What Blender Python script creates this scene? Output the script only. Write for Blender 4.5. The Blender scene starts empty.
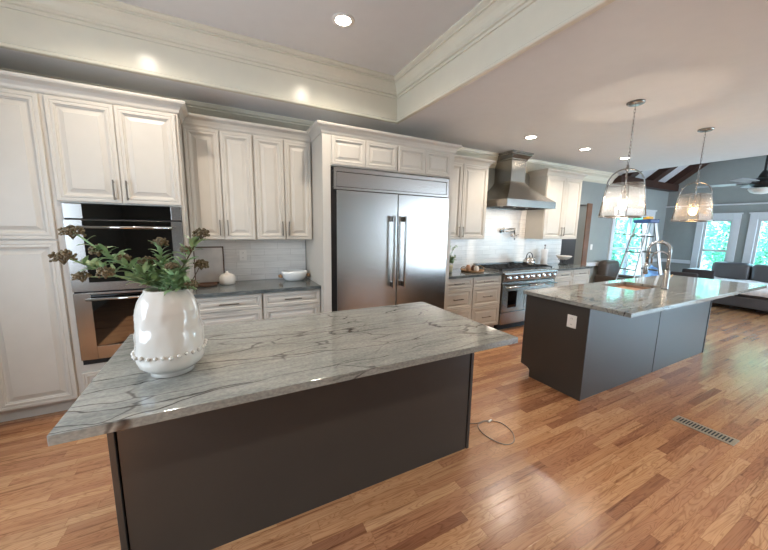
import bpy, bmesh, math, random
from mathutils import Vector, Matrix, noise
random.seed(7)
S = bpy.context.scene
COL = S.collection
pi = math.pi
R = math.radians

# ------------------------------------------------------------------ camera, world, sun, exposure
cam = bpy.data.cameras.new('camera'); camo = bpy.data.objects.new('camera', cam); COL.objects.link(camo)
cam.sensor_width = 36.0; cam.sensor_fit = 'HORIZONTAL'; cam.lens = 313.4 / 768 * 36; cam.clip_start = 0.02; cam.clip_end = 300
_p, _y, _r = R(8.496), R(27.555), R(0.948)
_f = Vector((math.sin(_y) * math.cos(_p), math.cos(_y) * math.cos(_p), -math.sin(_p)))
_rt = Vector((math.cos(_y), -math.sin(_y), 0)); _up = _rt.cross(_f)
_Rv = _rt * math.cos(_r) + _up * math.sin(_r); _Uv = _up * math.cos(_r) - _rt * math.sin(_r)
M3 = Matrix((_Rv, _Uv, -_f)).transposed()
camo.matrix_world = Matrix.Translation((0, 0, 1.537)) @ M3.to_4x4()
S.camera = camo

world = bpy.data.worlds.new('world'); S.world = world; world.use_nodes = True
bg = world.node_tree.nodes['Background']; bg.inputs['Color'].default_value = (0.66, 0.82, 1.0, 1); bg.inputs['Strength'].default_value = 9.5

def lamp(name, kind, loc, energy, color, rot=(0, 0, 0), **kw):
    l = bpy.data.lights.new(name, kind); l.energy = energy; l.color = color
    for k, v in kw.items(): setattr(l, k, v)
    o = bpy.data.objects.new(name, l); o.location = loc; o.rotation_euler = rot; COL.objects.link(o)
    return o
lamp('sun', 'SUN', (0, 0, 30), 20.0, (1.0, 0.96, 0.9), (R(-18), R(-34), 0), angle=R(1))
# daylight entering through the windows behind the camera and in the far wall (sampling portals for the sky)
def portal(loc, rot, sx, sy):
    o = lamp('window_portal', 'AREA', loc, 1, (1, 1, 1), rot, shape='RECTANGLE', size=sx, size_y=sy); o.data.cycles.is_portal = True
portal((10.35, -1.6, 1.2), (R(90), 0, R(90)), 2.8, 2.1)
portal((8.0, -3.35, 1.25), (R(90), 0, 0), 3.8, 2.3)
portal((-2.2, 1.1, 1.55), (R(90), 0, R(-90)), 1.6, 1.3)
portal((10.35, 1.6, 1.2), (R(90), 0, R(90)), 3.6, 1.6)

S.view_settings.view_transform = 'Standard'; S.view_settings.look = 'None'
S.view_settings.gamma = 1; S.view_settings.use_curve_mapping = False
S.view_settings.exposure = 0.52

# ------------------------------------------------------------------ materials
def lin(h):
    h = h.lstrip('#'); c = [int(h[i:i + 2], 16) / 255 for i in (0, 2, 4)]
    return tuple(x / 12.92 if x <= .04045 else ((x + .055) / 1.055) ** 2.4 for x in c) + (1,)
MT = {}
class NT:
    def __init__(s, name):
        s.m = bpy.data.materials.new(name); s.m.use_nodes = True; s.t = s.m.node_tree; s.b = s.t.nodes['Principled BSDF']
    def n(s, ty, **kw):
        nd = s.t.nodes.new(ty)
        for k, v in kw.items():
            if k in nd.inputs.keys() if isinstance(k, str) else False: nd.inputs[k].default_value = v
            else: setattr(nd, k, v)
        return nd
    def l(s, a, b): s.t.links.new(a, b)
    def math(s, op, a, b=None):
        nd = s.t.nodes.new('ShaderNodeMath'); nd.operation = op
        for i, v in enumerate((a, b)):
            if v is None: continue
            if isinstance(v, (int, float)): nd.inputs[i].default_value = v
            else: s.l(v, nd.inputs[i])
        return nd.outputs[0]
    def ramp(s, fac, stops, interp='LINEAR'):
        nd = s.t.nodes.new('ShaderNodeValToRGB'); cr = nd.color_ramp; cr.interpolation = interp
        while len(cr.elements) < len(stops): cr.elements.new(0.5)
        for e, (p, c) in zip(cr.elements, stops): e.position = p; e.color = c if len(c) == 4 else tuple(c) + (1,)
        s.l(fac, nd.inputs[0]); return nd.outputs[0]
    def mix(s, fac, a, b, mode='MIX'):
        nd = s.t.nodes.new('ShaderNodeMix'); nd.data_type = 'RGBA'; nd.blend_type = mode
        for sock, v in ((nd.inputs[0], fac), (nd.inputs[6], a), (nd.inputs[7], b)):
            if isinstance(v, (int, float)): sock.default_value = v
            elif isinstance(v, tuple): sock.default_value = v
            else: s.l(v, sock)
        return nd.outputs[2]
    def coords(s, scale=(1, 1, 1)):
        g = s.t.nodes.new('ShaderNodeNewGeometry'); mp = s.t.nodes.new('ShaderNodeMapping'); mp.inputs['Scale'].default_value = scale
        s.l(g.outputs['Position'], mp.inputs['Vector']); return mp.outputs[0]
    def noise(s, vec, scale, detail=3, rough=.5, dist=0):
        nd = s.t.nodes.new('ShaderNodeTexNoise'); nd.inputs['Scale'].default_value = scale; nd.inputs['Detail'].default_value = detail
        nd.inputs['Roughness'].default_value = rough; nd.inputs['Distortion'].default_value = dist; s.l(vec, nd.inputs['Vector']); return nd.outputs['Fac']
    def bump(s, h, strength, dist=.002):
        nd = s.t.nodes.new('ShaderNodeBump'); nd.inputs['Strength'].default_value = strength; nd.inputs['Distance'].default_value = dist
        s.l(h, nd.inputs['Height']); s.l(nd.outputs[0], s.b.inputs['Normal'])
def simple(name, col, rough=.5, metal=0, emit=None, es=0, mottling=.04, nscale=8, bump=0, coat=0, trans=0, ior=1.45, alpha=1, sheen=0):
    k = NT(name); c = lin(col) if isinstance(col, str) else col
    k.b.inputs['Roughness'].default_value = rough; k.b.inputs['Metallic'].default_value = metal
    if mottling:
        f = k.noise(k.coords(), nscale, 3)
        lo = tuple(x * (1 - mottling) for x in c[:3]) + (1,); hi = tuple(min(1, x * (1 + mottling)) for x in c[:3]) + (1,)
        k.l(k.ramp(f, [(.3, lo), (.7, hi)]), k.b.inputs['Base Color'])
        if bump: k.bump(k.noise(k.coords(), nscale * 6, 2), bump)
    else: k.b.inputs['Base Color'].default_value = c
    if emit: k.b.inputs['Emission Color'].default_value = lin(emit); k.b.inputs['Emission Strength'].default_value = es
    k.b.inputs['Coat Weight'].default_value = coat; k.b.inputs['Transmission Weight'].default_value = trans; k.b.inputs['IOR'].default_value = ior
    if sheen: k.b.inputs['Sheen Weight'].default_value = sheen
    MT[name] = k.m; return k.m
simple('cabinet_paint', '#c3bcb1', .42, mottling=.02)
simple('trim_paint', '#e0d9c6', .20, mottling=.015)
simple('white_trim', '#d9dadb', .35, mottling=.015)
simple('ceiling_paint', '#dad8d6', .55, mottling=.015)
simple('wall_paint', '#979b97', .6, mottling=.02)
simple('island_paint', '#3d3935', .33, mottling=.02)
simple('dark_gap', '#1c1917', .7, mottling=0)
simple('black_glass', '#050505', .04, mottling=0, coat=.5)
simple('black_iron', '#0d0d0e', .45, mottling=.1)
simple('pull_metal', '#7d756a', .42, 1, mottling=0)
simple('chrome', '#c9c7c4', .12, 1, mottling=0)
simple('nickel', '#a3a19e', .25, 1, mottling=0)
simple('aluminium', '#7f7c78', .38, 1, mottling=.05)
simple('white_ceramic', '#cbc4ba', .12, mottling=.02, coat=.6)
simple('white_enamel', '#e4e6e4', .2, mottling=.01, coat=.3)
simple('plastic_white', '#e8e4de', .4, mottling=0)
simple('beam_wood', '#3a1f14', .5, mottling=.25, nscale=5)
simple('raw_wood', '#75503a', .5, mottling=.2, nscale=5)
simple('board_wood', '#5b4030', .5, mottling=.2, nscale=12)
simple('canvas', '#c6bfb8', .7, mottling=.15, nscale=5)
simple('copper_brown', '#b08a70', .35, mottling=.1)
simple('sink_steel', '#b89a86', .35, .6, mottling=.05)  # steel tinted brown, the reflected wood floor put into its colour
simple('wicker', '#8a6a4a', .7, mottling=.3, nscale=60, bump=.4)
simple('leather', '#504e4f', .36, mottling=.08, nscale=5, bump=.3)
simple('brown_leather', '#4a4038', .45, mottling=.1)
simple('dark_fabric', '#2f2e31', .7, mottling=.15, nscale=30)
simple('throw_fabric', '#f0f2f4', .6, mottling=.2, nscale=14, bump=.5)
simple('blue_plastic', '#2a4a80', .4, mottling=.05)
simple('yellow_plastic', '#d8a638', .4, mottling=.05)
simple('blue_cloth', '#7aa0cf', .6, mottling=.3, nscale=9, bump=.6)
simple('leaf_green', '#88a375', .45, mottling=.25, nscale=40)
simple('stem_brown', '#5c4a33', .6, mottling=.2, nscale=40)
simple('bloom_brown', '#66583e', .7, mottling=.35, nscale=120)
simple('tree_leaf', '#86cdb0', .5, mottling=.4, nscale=1.2)
simple('bark', '#5a4a3c', .8, mottling=.3)
simple('neutral_ground', '#a3a19c', .9, mottling=.3, nscale=2)  # neutral grey instead of lawn, so bounced sunlight brings no green indoors
simple('paper', '#eeecea', .8, mottling=.02)
simple('stone_pot', '#a39a7c', .6, mottling=.1)
simple('hall_wall', '#5d6063', .6, mottling=.03)
simple('fan_blade', '#8b9094', .35, mottling=.1)
simple('cord_grey', '#8d8277', .5, mottling=0)
simple('vent_metal', '#9b8c78', .4, .3, mottling=0)
simple('downlight_glow', '#fff4e2', .5, emit='#fff0da', es=28, mottling=0)
simple('bulb_glow', '#ffd9a0', .5, emit='#ffc070', es=60, mottling=0)
simple('bulb_white', '#fff0dc', .5, emit='#ffe9cf', es=110, mottling=0)
simple('frosted', '#dde3e0', .4, mottling=0)

def thin(t, fr, ior):
    # same reflectance on both faces of a pane
    g = t.nodes.new('ShaderNodeNewGeometry'); m = t.nodes.new('ShaderNodeMath'); m.operation = 'MULTIPLY_ADD'; m.inputs[1].default_value = 1 / ior - ior; m.inputs[2].default_value = ior
    t.links.new(g.outputs['Backfacing'], m.inputs[0]); t.links.new(m.outputs[0], fr.inputs['IOR'])
def glassmat(name, col='#ffffff', rough=0.0, bumpy=0, fac=.12):
    m = bpy.data.materials.new(name); m.use_nodes = True; t = m.node_tree
    for n in list(t.nodes): t.nodes.remove(n)
    o = t.nodes.new('ShaderNodeOutputMaterial'); mx = t.nodes.new('ShaderNodeMixShader'); tr = t.nodes.new('ShaderNodeBsdfTransparent'); gl = t.nodes.new('ShaderNodeBsdfGlossy')
    tr.inputs[0].default_value = lin(col); gl.inputs['Roughness'].default_value = rough + .02
    fr = t.nodes.new('ShaderNodeFresnel'); thin(t, fr, 1.5)
    ad = t.nodes.new('ShaderNodeMath'); ad.operation = 'ADD'; ad.inputs[1].default_value = fac; ad.use_clamp = True
    t.links.new(fr.outputs[0], ad.inputs[0]); t.links.new(ad.outputs[0], mx.inputs[0]); t.links.new(tr.outputs[0], mx.inputs[1]); t.links.new(gl.outputs[0], mx.inputs[2]); t.links.new(mx.outputs[0], o.inputs[0])
    if bumpy:
        g = t.nodes.new('ShaderNodeNewGeometry'); nz = t.nodes.new('ShaderNodeTexNoise'); nz.inputs['Scale'].default_value = 70; nz.inputs['Detail'].default_value = 1
        b = t.nodes.new('ShaderNodeBump'); b.inputs['Strength'].default_value = bumpy; b.inputs['Distance'].default_value = .004
        t.links.new(g.outputs['Position'], nz.inputs['Vector']); t.links.new(nz.outputs['Fac'], b.inputs['Height']); t.links.new(b.outputs[0], gl.inputs['Normal']); t.links.new(b.outputs[0], fr.inputs['Normal'])
    MT[name] = m
glassmat('window_glass', '#e6f7fb', 0, 0, .0)
def seeded():
    m = bpy.data.materials.new('seeded_glass'); m.use_nodes = True; t = m.node_tree
    for n in list(t.nodes): t.nodes.remove(n)
    N = t.nodes.new; L = t.links.new
    o = N('ShaderNodeOutputMaterial'); tr = N('ShaderNodeBsdfTransparent'); tl = N('ShaderNodeBsdfTranslucent'); df = N('ShaderNodeBsdfDiffuse'); gl = N('ShaderNodeBsdfGlossy'); gl.inputs['Roughness'].default_value = .05
    tr.inputs[0].default_value = (.98, .98, .98, 1)
    g = N('ShaderNodeNewGeometry'); v = N('ShaderNodeTexVoronoi'); v.inputs['Scale'].default_value = 75; L(g.outputs['Position'], v.inputs['Vector'])
    rp = N('ShaderNodeValToRGB'); rp.color_ramp.elements[0].position = .10; rp.color_ramp.elements[0].color = (.7, .7, .7, 1); rp.color_ramp.elements[1].position = .30; rp.color_ramp.elements[1].color = (.035, .035, .035, 1); L(v.outputs['Distance'], rp.inputs[0])
    a1 = N('ShaderNodeAddShader'); mixd = N('ShaderNodeMixShader'); mixd.inputs[0].default_value = .5; L(tl.outputs[0], mixd.inputs[1]); L(df.outputs[0], mixd.inputs[2])
    m1 = N('ShaderNodeMixShader'); L(rp.outputs[0], m1.inputs[0]); L(tr.outputs[0], m1.inputs[1]); L(mixd.outputs[0], m1.inputs[2])
    fr = N('ShaderNodeFresnel'); thin(t, fr, 1.35); m2 = N('ShaderNodeMixShader'); L(fr.outputs[0], m2.inputs[0]); L(m1.outputs[0], m2.inputs[1]); L(gl.outputs[0], m2.inputs[2]); L(m2.outputs[0], o.inputs[0])
    MT['seeded_glass'] = m
seeded()

def steel(name, col, rough, axis, amt=.12):
    k = NT(name); k.b.inputs['Metallic'].default_value = 1; sc = {'x': (2, 300, 300), 'z': (300, 300, 2)}[axis]
    f = k.noise(k.coords(sc), 4, 2); c = lin(col)
    k.l(k.ramp(f, [(.2, tuple(x * (1 - amt) for x in c[:3]) + (1,)), (.8, c)]), k.b.inputs['Base Color'])
    k.b.inputs['Roughness'].default_value = rough
    k.b.inputs['Anisotropic'].default_value = .5
    MT[name] = k.m
steel('brushed_steel', '#c0beba', .27, 'x', .03)
steel('hood_steel', '#a09c96', .27, 'x', .03)
steel('range_steel', '#a09b95', .27, 'x', .03)
steel('oven_steel', '#a39d97', .27, 'x', .03)

def stone(name, tint=1.0):
    k = NT(name); v = k.coords((.8, 1.5, 1.5)); warp = k.t.nodes.new('ShaderNodeTexNoise'); warp.inputs['Scale'].default_value = 2.2; warp.inputs['Detail'].default_value = 4
    k.l(v, warp.inputs['Vector'])
    mp = k.t.nodes.new('ShaderNodeVectorMath'); mp.operation = 'MULTIPLY_ADD'; k.l(warp.outputs['Color'], mp.inputs[0]); mp.inputs[1].default_value = (.30, .30, .30); k.l(v, mp.inputs[2]); w = mp.outputs[0]
    base = k.noise(w, 1.8, 5, .6); streak = k.noise(k.coords((1.1, 13, 13)), 2.0, 5, .65, .5); fine = k.noise(k.coords((1, 1.6, 1.6)), 70, 3)
    c1 = k.ramp(base, [(.30, lin('#5c605c')), (.48, lin('#7d7e79')), (.66, lin('#94928b')), (.85, lin('#a5a198'))])
    c2 = k.mix(.5, c1, k.ramp(streak, [(.3, lin('#5a5d5a')), (.5, lin('#868680')), (.72, lin('#a29f97'))]), 'MIX')
    c2 = k.mix(.15, c2, k.ramp(fine, [(.35, lin('#55554f')), (.65, lin('#c3c0b4'))]), 'MIX')
    for sc, th, st, off, lo in (((.7, 3.6, 3.6), .010, .95, 0, .38), ((2.6, 4.6, 4.6), .014, .7, 7, .48)):
        vor = k.t.nodes.new('ShaderNodeTexVoronoi'); vor.feature = 'DISTANCE_TO_EDGE'; vor.inputs['Scale'].default_value = 1
        m2 = k.t.nodes.new('ShaderNodeMapping'); m2.inputs['Scale'].default_value = sc; m2.inputs['Location'].default_value = (off, off, 0); k.l(w, m2.inputs[0]); k.l(m2.outputs[0], vor.inputs['Vector'])
        msk = k.ramp(vor.outputs['Distance'], [(0, (st, st, st, 1)), (th * .6, (st * .85,) * 3 + (1,)), (th * 1.6, (0, 0, 0, 1))])
        gate = k.ramp(k.noise(k.coords((1, 1, 1)), 2.6, 3), [(lo, (0, 0, 0, 1)), (lo + .08, (1, 1, 1, 1))])
        c2 = k.mix(k.math('MULTIPLY', msk, gate), c2, lin('#2e2826'))
    k.l(c2, k.b.inputs['Base Color']); k.b.inputs['Roughness'].default_value = .09; k.b.inputs['IOR'].default_value = 1.5
    MT[name] = k.m
stone('quartzite')
def darkstone():
    k = NT('dark_stone'); f = k.noise(k.coords((1, 3, 3)), 9, 5, .65)
    k.l(k.ramp(f, [(.3, lin('#3c4041')), (.5, lin('#5a5e5d')), (.75, lin('#7b7d79'))]), k.b.inputs['Base Color']); k.b.inputs['Roughness'].default_value = .15; MT['dark_stone'] = k.m
darkstone()
def floormat():
    k = NT('oak_floor'); g = k.t.nodes.new('ShaderNodeNewGeometry'); sp = k.t.nodes.new('ShaderNodeSeparateXYZ'); k.l(g.outputs['Position'], sp.inputs[0])
    W = .060; yr = k.math('DIVIDE', sp.outputs['Y'], W); row = k.math('FLOOR', yr); fy = k.math('SUBTRACT', yr, row)
    w1 = k.t.nodes.new('ShaderNodeTexWhiteNoise'); w1.noise_dimensions = '1D'; k.l(row, w1.inputs['W'])
    xs = k.math('ADD', k.math('DIVIDE', sp.outputs['X'], .62), k.math('MULTIPLY', w1.outputs['Value'], 9.7)); cl = k.math('FLOOR', xs); fx = k.math('SUBTRACT', xs, cl)
    cb = k.t.nodes.new('ShaderNodeCombineXYZ'); k.l(row, cb.inputs[0]); k.l(cl, cb.inputs[1])
    w2 = k.t.nodes.new('ShaderNodeTexWhiteNoise'); w2.noise_dimensions = '2D'; k.l(cb.outputs[0], w2.inputs['Vector'])
    # grain with an offset per plank
    off = k.t.nodes.new('ShaderNodeVectorMath'); off.operation = 'MULTIPLY_ADD'; k.l(w2.outputs['Color'], off.inputs[0]); off.inputs[1].default_value = (20, 20, 20); k.l(g.outputs['Position'], off.inputs[2])
    mp = k.t.nodes.new('ShaderNodeMapping'); mp.inputs['Scale'].default_value = (1.3, 10, 1); k.l(off.outputs[0], mp.inputs[0])
    gr = k.noise(mp.outputs[0], 1.5, 2, .5, .6)
    mp2 = k.t.nodes.new('ShaderNodeMapping'); mp2.inputs['Scale'].default_value = (3, 110, 1); k.l(off.outputs[0], mp2.inputs[0])
    fine = k.noise(mp2.outputs[0], 2, 3, .6)
    wv = k.math('FRACT', k.math('MULTIPLY', gr, 15.0)); ring = k.ramp(wv, [(0, (.60, .52, .47, 1)), (.35, (1, 1, 1, 1)), (.85, (.97, .95, .93, 1)), (1, (.60, .52, .47, 1))])
    c = k.ramp(w2.outputs['Value'], [(0, lin('#865a40')), (.05, lin('#9a6c4d')), (.3, lin('#ac7d5b')), (.6, lin('#b68861')), (.92, lin('#c2976f')), (1, lin('#a37250'))])
    c = k.mix(.7, c, ring, 'MULTIPLY'); c = k.mix(.22, c, k.ramp(fine, [(.35, (.6, .5, .45, 1)), (.6, (1, 1, 1, 1))]), 'MULTIPLY')
    mp3 = k.t.nodes.new('ShaderNodeMapping'); mp3.inputs['Scale'].default_value = (.9, 26, 1); k.l(off.outputs[0], mp3.inputs[0])
    c = k.mix(.75, c, k.ramp(k.noise(mp3.outputs[0], 1.7, 4, .6), [(.33, (.42, .30, .24, 1)), (.42, (.92, .88, .85, 1)), (.7, (1.06, 1.05, 1.04, 1))]), 'MULTIPLY')
    ey = k.math('MINIMUM', fy, k.math('SUBTRACT', 1, fy)); ex = k.math('MULTIPLY', k.math('MINIMUM', fx, k.math('SUBTRACT', 1, fx)), .62 / W)
    e = k.math('MINIMUM', ey, ex); gap = k.ramp(e, [(0, (.68, .62, .58, 1)), (.015, (.85, .81, .78, 1)), (.04, (1, 1, 1, 1))])
    c = k.mix(1.0, c, gap, 'MULTIPLY')
    k.l(c, k.b.inputs['Base Color']); k.b.inputs['Roughness'].default_value = .24
    k.bump(k.math('ADD', k.math('MULTIPLY', fine, .3), k.math('MINIMUM', k.math('MULTIPLY', e, 20), 1)), .25, .0012)
    MT['oak_floor'] = k.m
floormat()
def tilemat(name, ca, cb_, mortar):
    k = NT(name); g = k.t.nodes.new('ShaderNodeNewGeometry'); sp = k.t.nodes.new('ShaderNodeSeparateXYZ'); k.l(g.outputs['Position'], sp.inputs[0])
    cm = k.t.nodes.new('ShaderNodeCombineXYZ'); k.l(sp.outputs['X'], cm.inputs[0]); k.l(sp.outputs['Z'], cm.inputs[1])
    b = k.t.nodes.new('ShaderNodeTexBrick'); k.l(cm.outputs[0], b.inputs['Vector']); b.inputs['Scale'].default_value = 1
    b.inputs['Color1'].default_value = lin(ca); b.inputs['Color2'].default_value = lin(cb_); b.inputs['Mortar'].default_value = lin(mortar)
    b.inputs['Mortar Size'].default_value = .0018; b.inputs['Brick Width'].default_value = .30; b.inputs['Row Height'].default_value = .075
    st = k.noise(k.coords((3, 3, 40)), 1.5, 4, .6, .4)
    k.l(k.mix(.35, b.outputs['Color'], k.ramp(st, [(.35, (.72, .72, .73, 1)), (.6, (1, 1, 1, 1))]), 'MULTIPLY'), k.b.inputs['Base Color']); k.b.inputs['Roughness'].default_value = .22
    MT[name] = k.m
tilemat('splash_tile', '#dedbd6', '#e8e5e0', '#c9c5bf')

# ------------------------------------------------------------------ mesh helpers
class MB:
    def __init__(s): s.v = []; s.f = []; s.smooth = []
    def add(s, vs, fs, smooth=False):
        n = len(s.v); s.v += [tuple(v) for v in vs]; s.f += [tuple(i + n for i in f) for f in fs]; s.smooth += [smooth] * len(fs); return s
    def box(s, x0, x1, y0, y1, z0, z1):
        if x0 > x1: x0, x1 = x1, x0
        if y0 > y1: y0, y1 = y1, y0
        if z0 > z1: z0, z1 = z1, z0
        return s.add([(x0, y0, z0), (x1, y0, z0), (x1, y1, z0), (x0, y1, z0), (x0, y0, z1), (x1, y0, z1), (x1, y1, z1), (x0, y1, z1)],
              [(0, 3, 2, 1), (4, 5, 6, 7), (0, 1, 5, 4), (1, 2, 6, 5), (2, 3, 7, 6), (3, 0, 4, 7)])
    def obox(s, c, sx, sy, sz, rot=None):
        rot = rot or Matrix.Identity(3); c = Vector(c); vs = []
        for dz in (-1, 1):
            for dx, dy in ((-1, -1), (1, -1), (1, 1), (-1, 1)): vs.append(c + rot @ Vector((dx * sx / 2, dy * sy / 2, dz * sz / 2)))
        return s.add(vs, [(0, 3, 2, 1), (4, 5, 6, 7), (0, 1, 5, 4), (1, 2, 6, 5), (2, 3, 7, 6), (3, 0, 4, 7)])
    def bar(s, a, b, w, t, up=(0, 0, 1)):
        a = Vector(a); b = Vector(b); d = (b - a).normalized(); x = d.cross(Vector(up))
        if x.length < 1e-4: x = d.cross(Vector((1, 0, 0)))
        x.normalize(); y = x.cross(d); M = Matrix((x, d, y)).transposed()
        return s.obox((a + b) / 2, w, (b - a).length, t, M)
    def lathe(s, c, prof, n=28, smooth=True, ax=None, wob=None):
        # prof: (r, z) list ; closed with caps when r>0 at ends
        c = Vector(c); M = ax or Matrix.Identity(3); vs = []; fs = []
        for r, z in prof:
            for i in range(n):
                a = 2 * pi * i / n; rr = r * (1 + wob(a, z) if wob else 1); vs.append(c + M @ Vector((rr * math.cos(a), rr * math.sin(a), z)))
        for j in range(len(prof) - 1):
            for i in range(n): fs.append((j * n + i, j * n + (i + 1) % n, (j + 1) * n + (i + 1) % n, (j + 1) * n + i))
        s.add(vs, fs, smooth); m = len(s.v) - len(vs)
        if prof[0][0] > 1e-5: s.f.append(tuple(m + i for i in reversed(range(n)))); s.smooth.append(False)
        if prof[-1][0] > 1e-5: s.f.append(tuple(m + (len(prof) - 1) * n + i for i in range(n))); s.smooth.append(False)
        return s
    def tube(s, pts, r, n=8, closed=False):
        pts = [Vector(p) for p in pts]; L = len(pts); rs = r if isinstance(r, (list, tuple)) else [r] * L
        t0 = (pts[1] - pts[0]).normalized(); ref = Vector((0, 0, 1)) if abs(t0.z) < .9 else Vector((1, 0, 0)); nrm = t0.cross(ref).normalized(); vs = []
        for i, p in enumerate(pts):
            if closed: t = (pts[(i + 1) % L] - pts[i - 1])
            else: t = pts[min(i + 1, L - 1)] - pts[max(i - 1, 0)]
            t.normalize(); nrm = (nrm - t * nrm.dot(t)).normalized(); b = t.cross(nrm)
            for k in range(n): a = 2 * pi * k / n; vs.append(p + (nrm * math.cos(a) + b * math.sin(a)) * rs[i])
        fs = []; LL = L if closed else L - 1
        for i in range(LL):
            for k in range(n): fs.append((i * n + k, i * n + (k + 1) % n, ((i + 1) % L) * n + (k + 1) % n, ((i + 1) % L) * n + k))
        s.add(vs, fs, True)
        if not closed:
            m = len(s.v) - len(vs); s.f.append(tuple(m + k for k in reversed(range(n)))); s.f.append(tuple(m + (L - 1) * n + k for k in range(n))); s.smooth += [False, False]
        return s
    def sphere(s, c, r, nu=10, nv=6, sc=(1, 1, 1)):
        c = Vector(c); prof = []
        vs = [c + Vector((0, 0, -r * sc[2]))]; fs = []
        for j in range(1, nv):
            ph = -pi / 2 + pi * j / nv
            for i in range(nu): a = 2 * pi * i / nu; vs.append(c + Vector((r * sc[0] * math.cos(ph) * math.cos(a), r * sc[1] * math.cos(ph) * math.sin(a), r * sc[2] * math.sin(ph))))
        vs.append(c + Vector((0, 0, r * sc[2]))); last = len(vs) - 1
        for i in range(nu): fs.append((0, 1 + (i + 1) % nu, 1 + i)); fs.append((last, 1 + (nv - 2) * nu + i, 1 + (nv - 2) * nu + (i + 1) % nu))
        for j in range(nv - 2):
            for i in range(nu): fs.append((1 + j * nu + i, 1 + j * nu + (i + 1) % nu, 1 + (j + 1) * nu + (i + 1) % nu, 1 + (j + 1) * nu + i))
        return s.add(vs, fs, True)
    def loft(s, loops, cap=True, smooth=False):
        n = len(loops[0]); vs = [p for l in loops for p in l]; fs = []
        for j in range(len(loops) - 1):
            for i in range(n): fs.append((j * n + i, j * n + (i + 1) % n, (j + 1) * n + (i + 1) % n, (j + 1) * n + i))
        if cap: fs.append(tuple(reversed(range(n)))); fs.append(tuple((len(loops) - 1) * n + i for i in range(n)))
        return s.add(vs, fs, smooth)
    def prism(s, poly, axis, a, b):
        # poly of 2D points extruded along axis
        def P(u, v, w): return {'x': (w, u, v), 'y': (u, w, v), 'z': (u, v, w)}[axis]
        return s.loft([[P(u, v, a) for u, v in poly], [P(u, v, b) for u, v in poly]])
    def sweep(s, path, prof, closed=False):
        # path: XY points; prof: (out, z); out is to the right-hand side of travel
        P = [Vector(p) for p in path]; L = len(P); loops = []
        for i in range(L):
            segs = []
            if closed or i > 0: segs.append((P[i] - P[i - 1]).normalized())
            if closed or i < L - 1: segs.append((P[(i + 1) % L] - P[i]).normalized())
            ns = [Vector((d.y, -d.x)) for d in segs]
            if len(ns) == 2: m = (ns[0] + ns[1]).normalized(); m = m / max(.2, m.dot(ns[0]))
            else: m = ns[0]
            loops.append([(P[i].x + m.x * o, P[i].y + m.y * o, z) for o, z in prof])
        if closed: loops.append(loops[0])
        return s.loft(loops, cap=not closed)
def root(name, label, cat, loc=(0, 0, 0), group=None, rotz=0):
    o = bpy.data.objects.new(name, None); COL.objects.link(o); o.location = loc; o.rotation_euler = (0, 0, rotz); o.empty_display_size = .1
    o['label'] = label; o['category'] = cat
    if group: o['group'] = group
    return o
def origin(o):
    v = Vector((0, 0, 0))
    while o: v += Vector(o.location); o = o.parent
    return v
def obj(name, mb, mat, parent=None, bevel=0, seg=2, label=None, cat=None, group=None, kind=None, local=False, loc=None):
    me = bpy.data.meshes.new(name)
    off = Vector((0, 0, 0)) if local else (origin(parent) if parent else Vector((0, 0, 0)))
    if loc and not parent: off = Vector(loc)
    me.from_pydata([tuple(Vector(v) - off) for v in mb.v], [], mb.f)
    me.polygons.foreach_set('use_smooth', mb.smooth); me.update()
    bm = bmesh.new(); bm.from_mesh(me); bmesh.ops.remove_doubles(bm, verts=bm.verts, dist=1e-6); bmesh.ops.recalc_face_normals(bm, faces=bm.faces); bm.to_mesh(me); bm.free()
    me.materials.append(MT[mat] if isinstance(mat, str) else mat)
    o = bpy.data.objects.new(name, me); COL.objects.link(o)
    if parent: o.parent = parent
    elif loc: o.location = loc
    if bevel:
        m = o.modifiers.new('bevel', 'BEVEL'); m.width = bevel; m.segments = seg; m.limit_method = 'ANGLE'; m.angle_limit = R(40)
    for k, v in (('label', label), ('category', cat), ('group', group), ('kind', kind)):
        if v: o[k] = v
    return o
def copy_tree(o, parent=None):
    c = o.copy(); COL.objects.link(c); c.parent = parent
    for ch in [q for q in bpy.data.objects if q.parent == o]: copy_tree(ch, c)
    return c
def st(name, mb, mat, bevel=0, parent=None):
    return obj(name, mb, mat, parent, bevel, kind=None if parent else 'structure')

def panel_mb(x0, x1, z0, z1, y, s=1.0, mb=None):
    """raised-panel front facing -Y; y = carcass face"""
    mb = mb or MB(); T = .020
    prof = [(0, 0), (0, .015), (.004, .020), (.022, .020), (.025, .0165), (.030, .0165), (.033, .020), (.046, .020), (.050, .013), (.056, .0115), (.060, .005), (.070, .005), (.094, .013), (.097, .0155)]
    loops = []
    for i, o in prof:
        i *= s; loops.append([(x0 + i, y - o, z0 + i), (x1 - i, y - o, z0 + i), (x1 - i, y - o, z1 - i), (x0 + i, y - o, z1 - i)])
    return mb.loft(loops)
def pull(cx, cz, y, length, vertical, parent, mat='pull_metal'):
    mb = MB(); h = length / 2 + .012; p = .028
    d = Vector((0, 0, 1)) if vertical else Vector((1, 0, 0)); c = Vector((cx, y - p, cz))
    mb.bar(c - d * h, c + d * h, .010, .009, up=(0, 1, 0))
    for sgn in (-1, 1): q = c + d * (h - .016) * sgn; mb.bar(q, q + Vector((0, p, 0)), .009, .009)
    return obj('handle', mb, mat, parent, .0015)
def door(parent, x0, x1, z0, z1, y, hx=None, hz=None, s=1.0, hl=.13, name='door'):
    d = obj(name, panel_mb(x0, x1, z0, z1, y, s), 'cabinet_paint', parent)
    if hx is not None: pull(hx, hz, y - .018, hl, name == 'door', d)
    return d

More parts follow.
